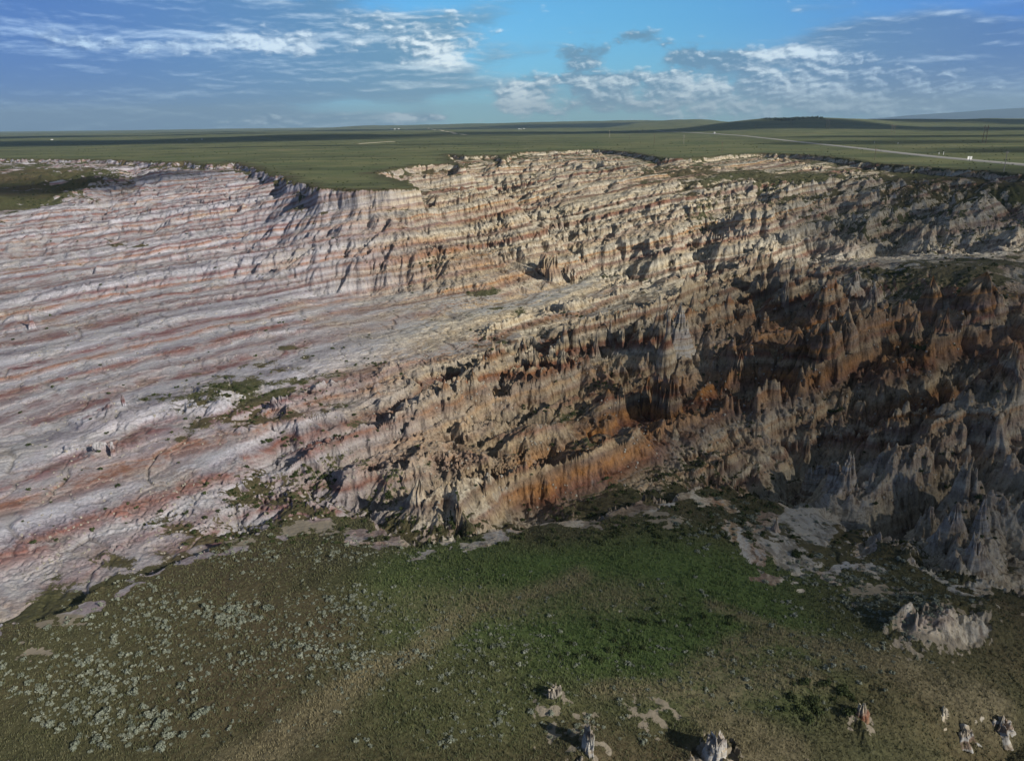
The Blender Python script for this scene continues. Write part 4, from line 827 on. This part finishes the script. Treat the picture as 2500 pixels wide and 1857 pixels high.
# ------------------------------------------------------------------ plain: road, tracks, poles, sign, vehicles, ranches
def ribbon(name, pix, width, mat, lift=.25, step=18, kind='structure'):
    w = [hit(a, b) for a, b in pix]; w = [q for q in w if q]; P2 = []
    for a, b in zip(w[:-1], w[1:]):
        n = max(1, int(math.hypot(b[0] - a[0], b[1] - a[1]) / step))
        for k in range(n): P2.append((a[0] + (b[0] - a[0]) * k / n, a[1] + (b[1] - a[1]) * k / n))
    P2.append(w[-1][:2]); P2 = np.array(P2)
    for _ in range(12): P2[1:-1] = .25 * P2[:-2] + .5 * P2[1:-1] + .25 * P2[2:]
    tn = np.gradient(P2, axis=0); tn /= np.linalg.norm(tn, axis=1)[:, None]; nr = np.stack([-tn[:, 1], tn[:, 0]], -1); v = []; f = []; K = 5
    for i, p in enumerate(P2):
        for k in range(K):
            q = p + nr[i] * width * (k / (K - 1) - .5); v.append((q[0], q[1], float(samp(Z, *q)) + lift - (lift + .5 if k in (0, K - 1) else 0)))
    for i in range(len(P2) - 1):
        for k in range(K - 1): a = i * K + k; f.append((a, a + 1, a + K + 1, a + K))
    m = MB(); m.add(v, f); return tag(m.build(name, mat), kind=kind)
M_ROAD = simple('worn_asphalt', (.36, .35, .33), .9, .08, sc=.05); M_TRACK = simple('dirt_track', (.42, .38, .28), .95, .12, sc=.05)
ribbon('road', [(1560, 319), (1620, 321), (1685, 324), (1747, 327), (1828, 333), (1909, 342), (1990, 351), (2050, 357), (2131, 366), (2232, 378), (2353, 390), (2450, 398), (2600, 412)], 16, M_ROAD, .5)
ribbon('dirt_track', [(1045, 313), (1080, 319), (1110, 326), (1140, 330)], 22, M_TRACK, .6)
ribbon('dirt_track', [(870, 352), (920, 348), (960, 346)], 14, M_TRACK, .5)
def size_at(h): return float(np.array([h[0], h[1], h[2] - CAMZ]) @ fwd) / F
def pole(px, yb, yt, pale, label):
    h = hit(px, yb)
    if not h: return
    H = (yb - yt) * size_at(h); o = empty('utility_pole', h, .3); tag(o, label, 'utility pole', 'poles of the small line along the plain'); r = max(.16, H * .018)
    m = MB(); m.tube((0, 0, -.5), (0, 0, H), r * 1.2, r * .8, 10); m.build('pole', M_PALE if pale else M_WOOD, o)
    m = MB(); m.box((0, 0, H - .5), (2.6, r * 1.1, .22)); m.tube((-.9, 0, H - .55), (0, 0, H - 1.5), .05, .05, 6); m.tube((.9, 0, H - .55), (0, 0, H - 1.5), .05, .05, 6); m.build('crossarm', M_PALE if pale else M_WOOD, o)
    for x in (-1.15, -.4, .4, 1.15): m = MB(); m.tube((x, 0, H - .4), (x, 0, H - .1), .07, .05, 8); m.build('insulator', M_INS, o)
pole(1488, 336, 319, 1, 'pale utility pole standing farthest left on the plain beyond the canyon head'); pole(1536, 341, 327, 0, 'faint dark utility pole between the farthest left pale pole and the next dark one')
pole(1597, 351, 328, 0, 'dark utility pole on the plain left of the pale pole nearest the rim'); pole(1669, 351, 331, 1, 'pale utility pole near the middle of the line behind the canyon head')
pole(1762, 373, 348, 0, 'dark utility pole on the yellow green plain close to the canyon rim'); pole(2135, 391, 364, 0, 'dark utility pole rising across the road at the right'); pole(1569, 325, 316, 0, 'tiny distant utility pole beyond the others')
pole(2450, 420, 372, 1, 'pale utility pole at the right edge of the frame')
def hframe(px, yb, yt, gap, label, lean=0):
    h = hit(px, yb)
    if not h: return
    s = size_at(h); H = (yb - yt) * s; g = gap * s; o = empty('transmission_frame', h, 0); tag(o, label, 'power line frame', 'two legged frames of the far power line'); r = max(.28, H * .02)
    for x in (-g / 2, g / 2): m = MB(); m.tube((x, 0, -1), (x, 0, H), r, r * .7, 8); m.build('leg', M_WOOD, o)
    m = MB(); m.box((0, .3, H * .88), (g * 1.9, r, r * 1.3)); m.build('crossbeam', M_WOOD, o)
    m = MB(); m.tube((-g / 2, 0, H * .82), (g / 2, 0, H * .55), r * .3, r * .3, 6); m.tube((g / 2, 0, H * .82), (-g / 2, 0, H * .55), r * .3, r * .3, 6); m.build('cross_brace', M_WOOD, o)
    for x in (-g * .9, 0, g * .9): m = MB(); m.tube((x, .3, H * .88), (x, .3, H * .82), r * .4, r * .3, 6); m.build('insulator', M_INS, o)
for q in ((1778, 316, 303, 3, 'most distant two legged power line frame, at the left'), (1845, 315, 305, 3, 'small two legged power frame second from the left'), (1931, 310, 289, 5, 'two legged power frame against the wooded hill'),
          (2020, 315, 291, 6, 'two legged power frame right of the wooded hill'), (2179, 328, 305, 7, 'two legged power frame on the shaded plain'), (2402, 349, 308, 8, 'largest two legged power frame near the right edge')): hframe(*q)
def sign(px, yb, yt):
    h = hit(px, yb); s = size_at(h); H = (yb - yt) * s; o = empty('road_sign', h, 0); tag(o, 'large white road sign on a dark post beside the road at the right', 'road sign')
    m = MB(); m.tube((0, 0, -.3), (0, 0, H * 1.0), .14, .14, 8); m.build('post', M_DARK, o)
    for x in (-1, 1): m = MB(); m.box((x * H * .26, -.15, H * .66), (H * .40, .08, H * .62)); m.build('sign_panel', M_WHITE, o)
sign(2366, 394, 382)
for px, yb, yt, lb in ((2303, 378, 371, 'white marker post beside the road, right one of the near pair'), (2292, 377, 372, 'short white marker post, left one of the near pair'), (2135, 350, 346, 'white marker post beyond the road under the far frames'), (2192, 352, 348, 'white marker post right of the lone far marker')):
    h = hit(px, yb); s = size_at(h); H = (yb - yt) * s; m = MB(); m.tube((0, 0, -.2), (0, 0, H * .92), .28, .25, 8); m.tube((0, 0, H * .92), (0, 0, H), .25, .1, 8); o = m.build('marker_post', M_WHITE, None, loc=h); tag(o, lb, 'marker post')
def vehicle(px, py, label, truck):
    h = hit(px, py); rz = 1.2; o = empty('truck' if truck else 'car', (h[0], h[1], h[2] + .5), rz); tag(o, label, 'truck' if truck else 'car'); k = 1.0
    L, Wd, Hb = (11, 2.5, 3.4) if truck else (4.8, 1.9, .75)
    m = MB()
    if truck: m.box((1.2, 0, 2.2), (8.2, 2.5, 2.7)); m.build('cargo_box', M_WHITE, o); m = MB(); m.box((-4.3, 0, 1.6), (2.2, 2.3, 2.2)); m.box((-5.6, 0, 1.0), (.8, 2.2, 1.0)); m.build('cab', M_WHITE, o); m = MB(); m.box((-5.42, 0, 2.2), (.06, 2.0, .8)); m.build('windscreen', M_DARK, o)
    else:
        m.box((0, 0, .75), (4.6, 1.85, .7)); m.build('body', M_WHITE, o); m = MB(); m.add([(-1.3, -.8, 1.1), (1.7, -.8, 1.1), (1.7, .8, 1.1), (-1.3, .8, 1.1), (-.7, -.7, 1.6), (1.3, -.7, 1.6), (1.3, .7, 1.6), (-.7, .7, 1.6)], [(4, 5, 6, 7), (0, 1, 5, 4), (1, 2, 6, 5), (2, 3, 7, 6), (3, 0, 4, 7)]); m.build('cabin', M_DARK, o)
    for x in ((-4.3, 3.6) if truck else (-1.5, 1.5)):
        for y in (-Wd / 2 + .1, Wd / 2 - .1): m = MB(); m.tube((x, y - .15, .4), (x, y + .15, .4), .42, .42, 14); m.build('wheel', M_TYRE, o)
vehicle(1744, 327, 'white box truck on the far stretch of the road', True); vehicle(1756, 328.5, 'white car just behind the box truck on the road', False)
def house(px, py, wpx, label, group, rz=.4, long=2.0):
    h = hit(px, py)
    if not h: return
    s = size_at(h); w = wpx * s; d = w / long; H = w * .22; o = empty('ranch_building', h, rz); tag(o, label, 'building', group)
    m = MB(); m.box((0, 0, H / 2), (w, d, H)); m.build('wall', M_WHITE, o)
    m = MB(); a, b = w / 2 * 1.05, d / 2 * 1.1; m.add([(-a, -b, H), (a, -b, H), (a, b, H), (-a, b, H), (-a, 0, H * 1.7), (a, 0, H * 1.7)], [(0, 1, 5, 4), (2, 3, 4, 5), (0, 4, 3), (1, 2, 5)]); m.build('roof', M_WHITE, o)
    m = MB(); m.box((0, -d / 2 - .05, H * .4), (w * .16, .1, H * .8)); m.build('door', M_DARK, o)
    for x in (-.3, .3): m = MB(); m.box((x * w, -d / 2 - .05, H * .55), (w * .12, .1, H * .3)); m.build('window', M_DARK, o)
for q in ((956, 316.5, 5, 'leftmost white building of the far ranch left of centre', 'far ranch'), (964, 316, 4, 'middle white building of the far ranch left of centre', 'far ranch'), (973, 315.5, 4, 'rightmost white building of the far ranch left of centre', 'far ranch'),
          (1267, 315.5, 4, 'left white building of the ranch in the dark cloud shadow at centre', 'shaded ranch'), (1272, 316, 3, 'small middle building of the ranch in the dark cloud shadow at centre', 'shaded ranch'), (1279, 315, 4, 'right white building of the ranch in the dark cloud shadow at centre', 'shaded ranch'),
          (127, 342, 5, 'lone white building on the hazy plain at the far left', None), (456, 342, 3, 'left white shed of the pair on the left plain', None), (493, 341, 4, 'right white shed of the pair on the left plain', None)): house(*q)
# wood on the far hill
def wood():
    it = []
    for _ in range(700):
        px = rs.uniform(1815, 2012); h = hit(px, rs.uniform(286.5, 293) + 2.5 * math.sin(px / 23))
        if h and h[1] < 12000: it.append((h, float(rs.lognormal(1.7, .35))))
    if it: scatter_mesh('far_wood', it, [b * np.array([1, 1, 1.6]) for b in lowbase], M_SHRUB)
wood()

# ------------------------------------------------------------------ unseen clouds whose shadows cross the land, some added to darken the right
def cloudmat():
    m = bpy.data.materials.new('cloud'); m.use_nodes = True; t = NT(m.node_tree); t.n.clear(); out = t.n.new('ShaderNodeOutputMaterial')
    tc = t.n.new('ShaderNodeTexCoord'); ln = t.n.new('ShaderNodeVectorMath'); ln.operation = 'LENGTH'; sc_ = t.vm('MULTIPLY', tc.outputs['Object'], (1, 1, .0)); t.l.new(sc_, ln.inputs[0])
    n = t.noise(tc.outputs['Object'], 2.2, 5, .55); e = t.ss(t.add(ln.outputs[1], t.mul(t.sub(n, .5), .7)), .55, .98, 1, 0)
    oi = t.n.new('ShaderNodeObjectInfo'); dens = t.mul(e, oi.outputs['Alpha'])
    d = t.n.new('ShaderNodeBsdfDiffuse'); d.inputs[0].default_value = (.9, .9, .92, 1); tr = t.n.new('ShaderNodeBsdfTransparent'); mx = t.n.new('ShaderNodeMixShader')
    t.l.new(dens, mx.inputs[0]); t.l.new(tr.outputs[0], mx.inputs[1]); t.l.new(d.outputs[0], mx.inputs[2]); t.l.new(mx.outputs[0], out.inputs[0]); return m
M_CLOUD = cloudmat()
def cloud(gx_, gy_, rx, ry, alpha, alt=1400, rz=0):
    """a cloud whose shadow falls round (gx_, gy_)"""
    k = (alt + 10) / math.tan(SUN_EL); x = gx_ + math.sin(SUN_AZ) * k; y = gy_ + math.cos(SUN_AZ) * k
    m = MB(); n, q = 36, 12
    T, A2 = np.meshgrid(np.linspace(0, 2 * math.pi, n, endpoint=False), np.linspace(-1.45, 1.45, q)); xx = np.cos(A2) * np.cos(T); yy = np.cos(A2) * np.sin(T); zz = np.sin(A2) * np.where(A2 > 0, .20, .06)
    bmp = 1 + .25 * pnoise(xx * 3 + gx_, yy * 3 + gy_, 7); v = np.stack([xx, yy, zz * bmp + .03 * pnoise(xx * 7, yy * 7, 9)], -1).reshape(-1, 3)
    m.add(v, [(i * n + j, i * n + (j + 1) % n, (i + 1) * n + (j + 1) % n, (i + 1) * n + j) for i in range(q - 1) for j in range(n)] + [tuple(range(n))[::-1], tuple(range((q - 1) * n, q * n))])
    o = m.build('cloud', M_CLOUD, None, True, (x, y, alt)); o.scale = (rx, ry, min(rx, ry)); o.rotation_euler = (0, 0, rz); o.color = (1, 1, 1, alpha); return tag(o, kind='structure')
for q in ((-1300, 2500, 1700, 700, .85), (900, 3100, 1400, 800, .9), (1900, 2300, 900, 420, .75), (560, 1150, 260, 130, .5), (-2600, 4500, 1600, 500, .85), (900, 1500, 500, 110, .6), (650, 800, 300, 120, .5), (-250, 1350, 500, 60, .35),
          (2600, 4500, 1200, 700, .8), (-800, 6500, 2500, 600, .85), (1500, 7500, 3000, 700, .8), (-330, 620, 120, 70, .65)): cloud(*q)
cloud(235, 150, 205, 170, .50, 900); cloud(330, 420, 200, 130, .5, 1000); cloud(95, 75, 90, 40, .35, 800)  # thin clouds out of view, added to darken the right side and foreground

# ------------------------------------------------------------------ air
def haze():
    m = bpy.data.materials.new('haze'); m.use_nodes = True; t = NT(m.node_tree); t.n.clear(); out = t.n.new('ShaderNodeOutputMaterial'); v = t.n.new('ShaderNodeVolumePrincipled')
    v.inputs['Color'].default_value = (.60, .86, 1.0, 1); v.inputs['Density'].default_value = 4.6e-5; v.inputs['Anisotropy'].default_value = .1; t.l.new(v.outputs[0], out.inputs['Volume'])
    b = MB(); b.box((0, 0, 400), (74000, 74000, 920)); o = b.build('haze', m); tag(o, kind='stuff')
haze()
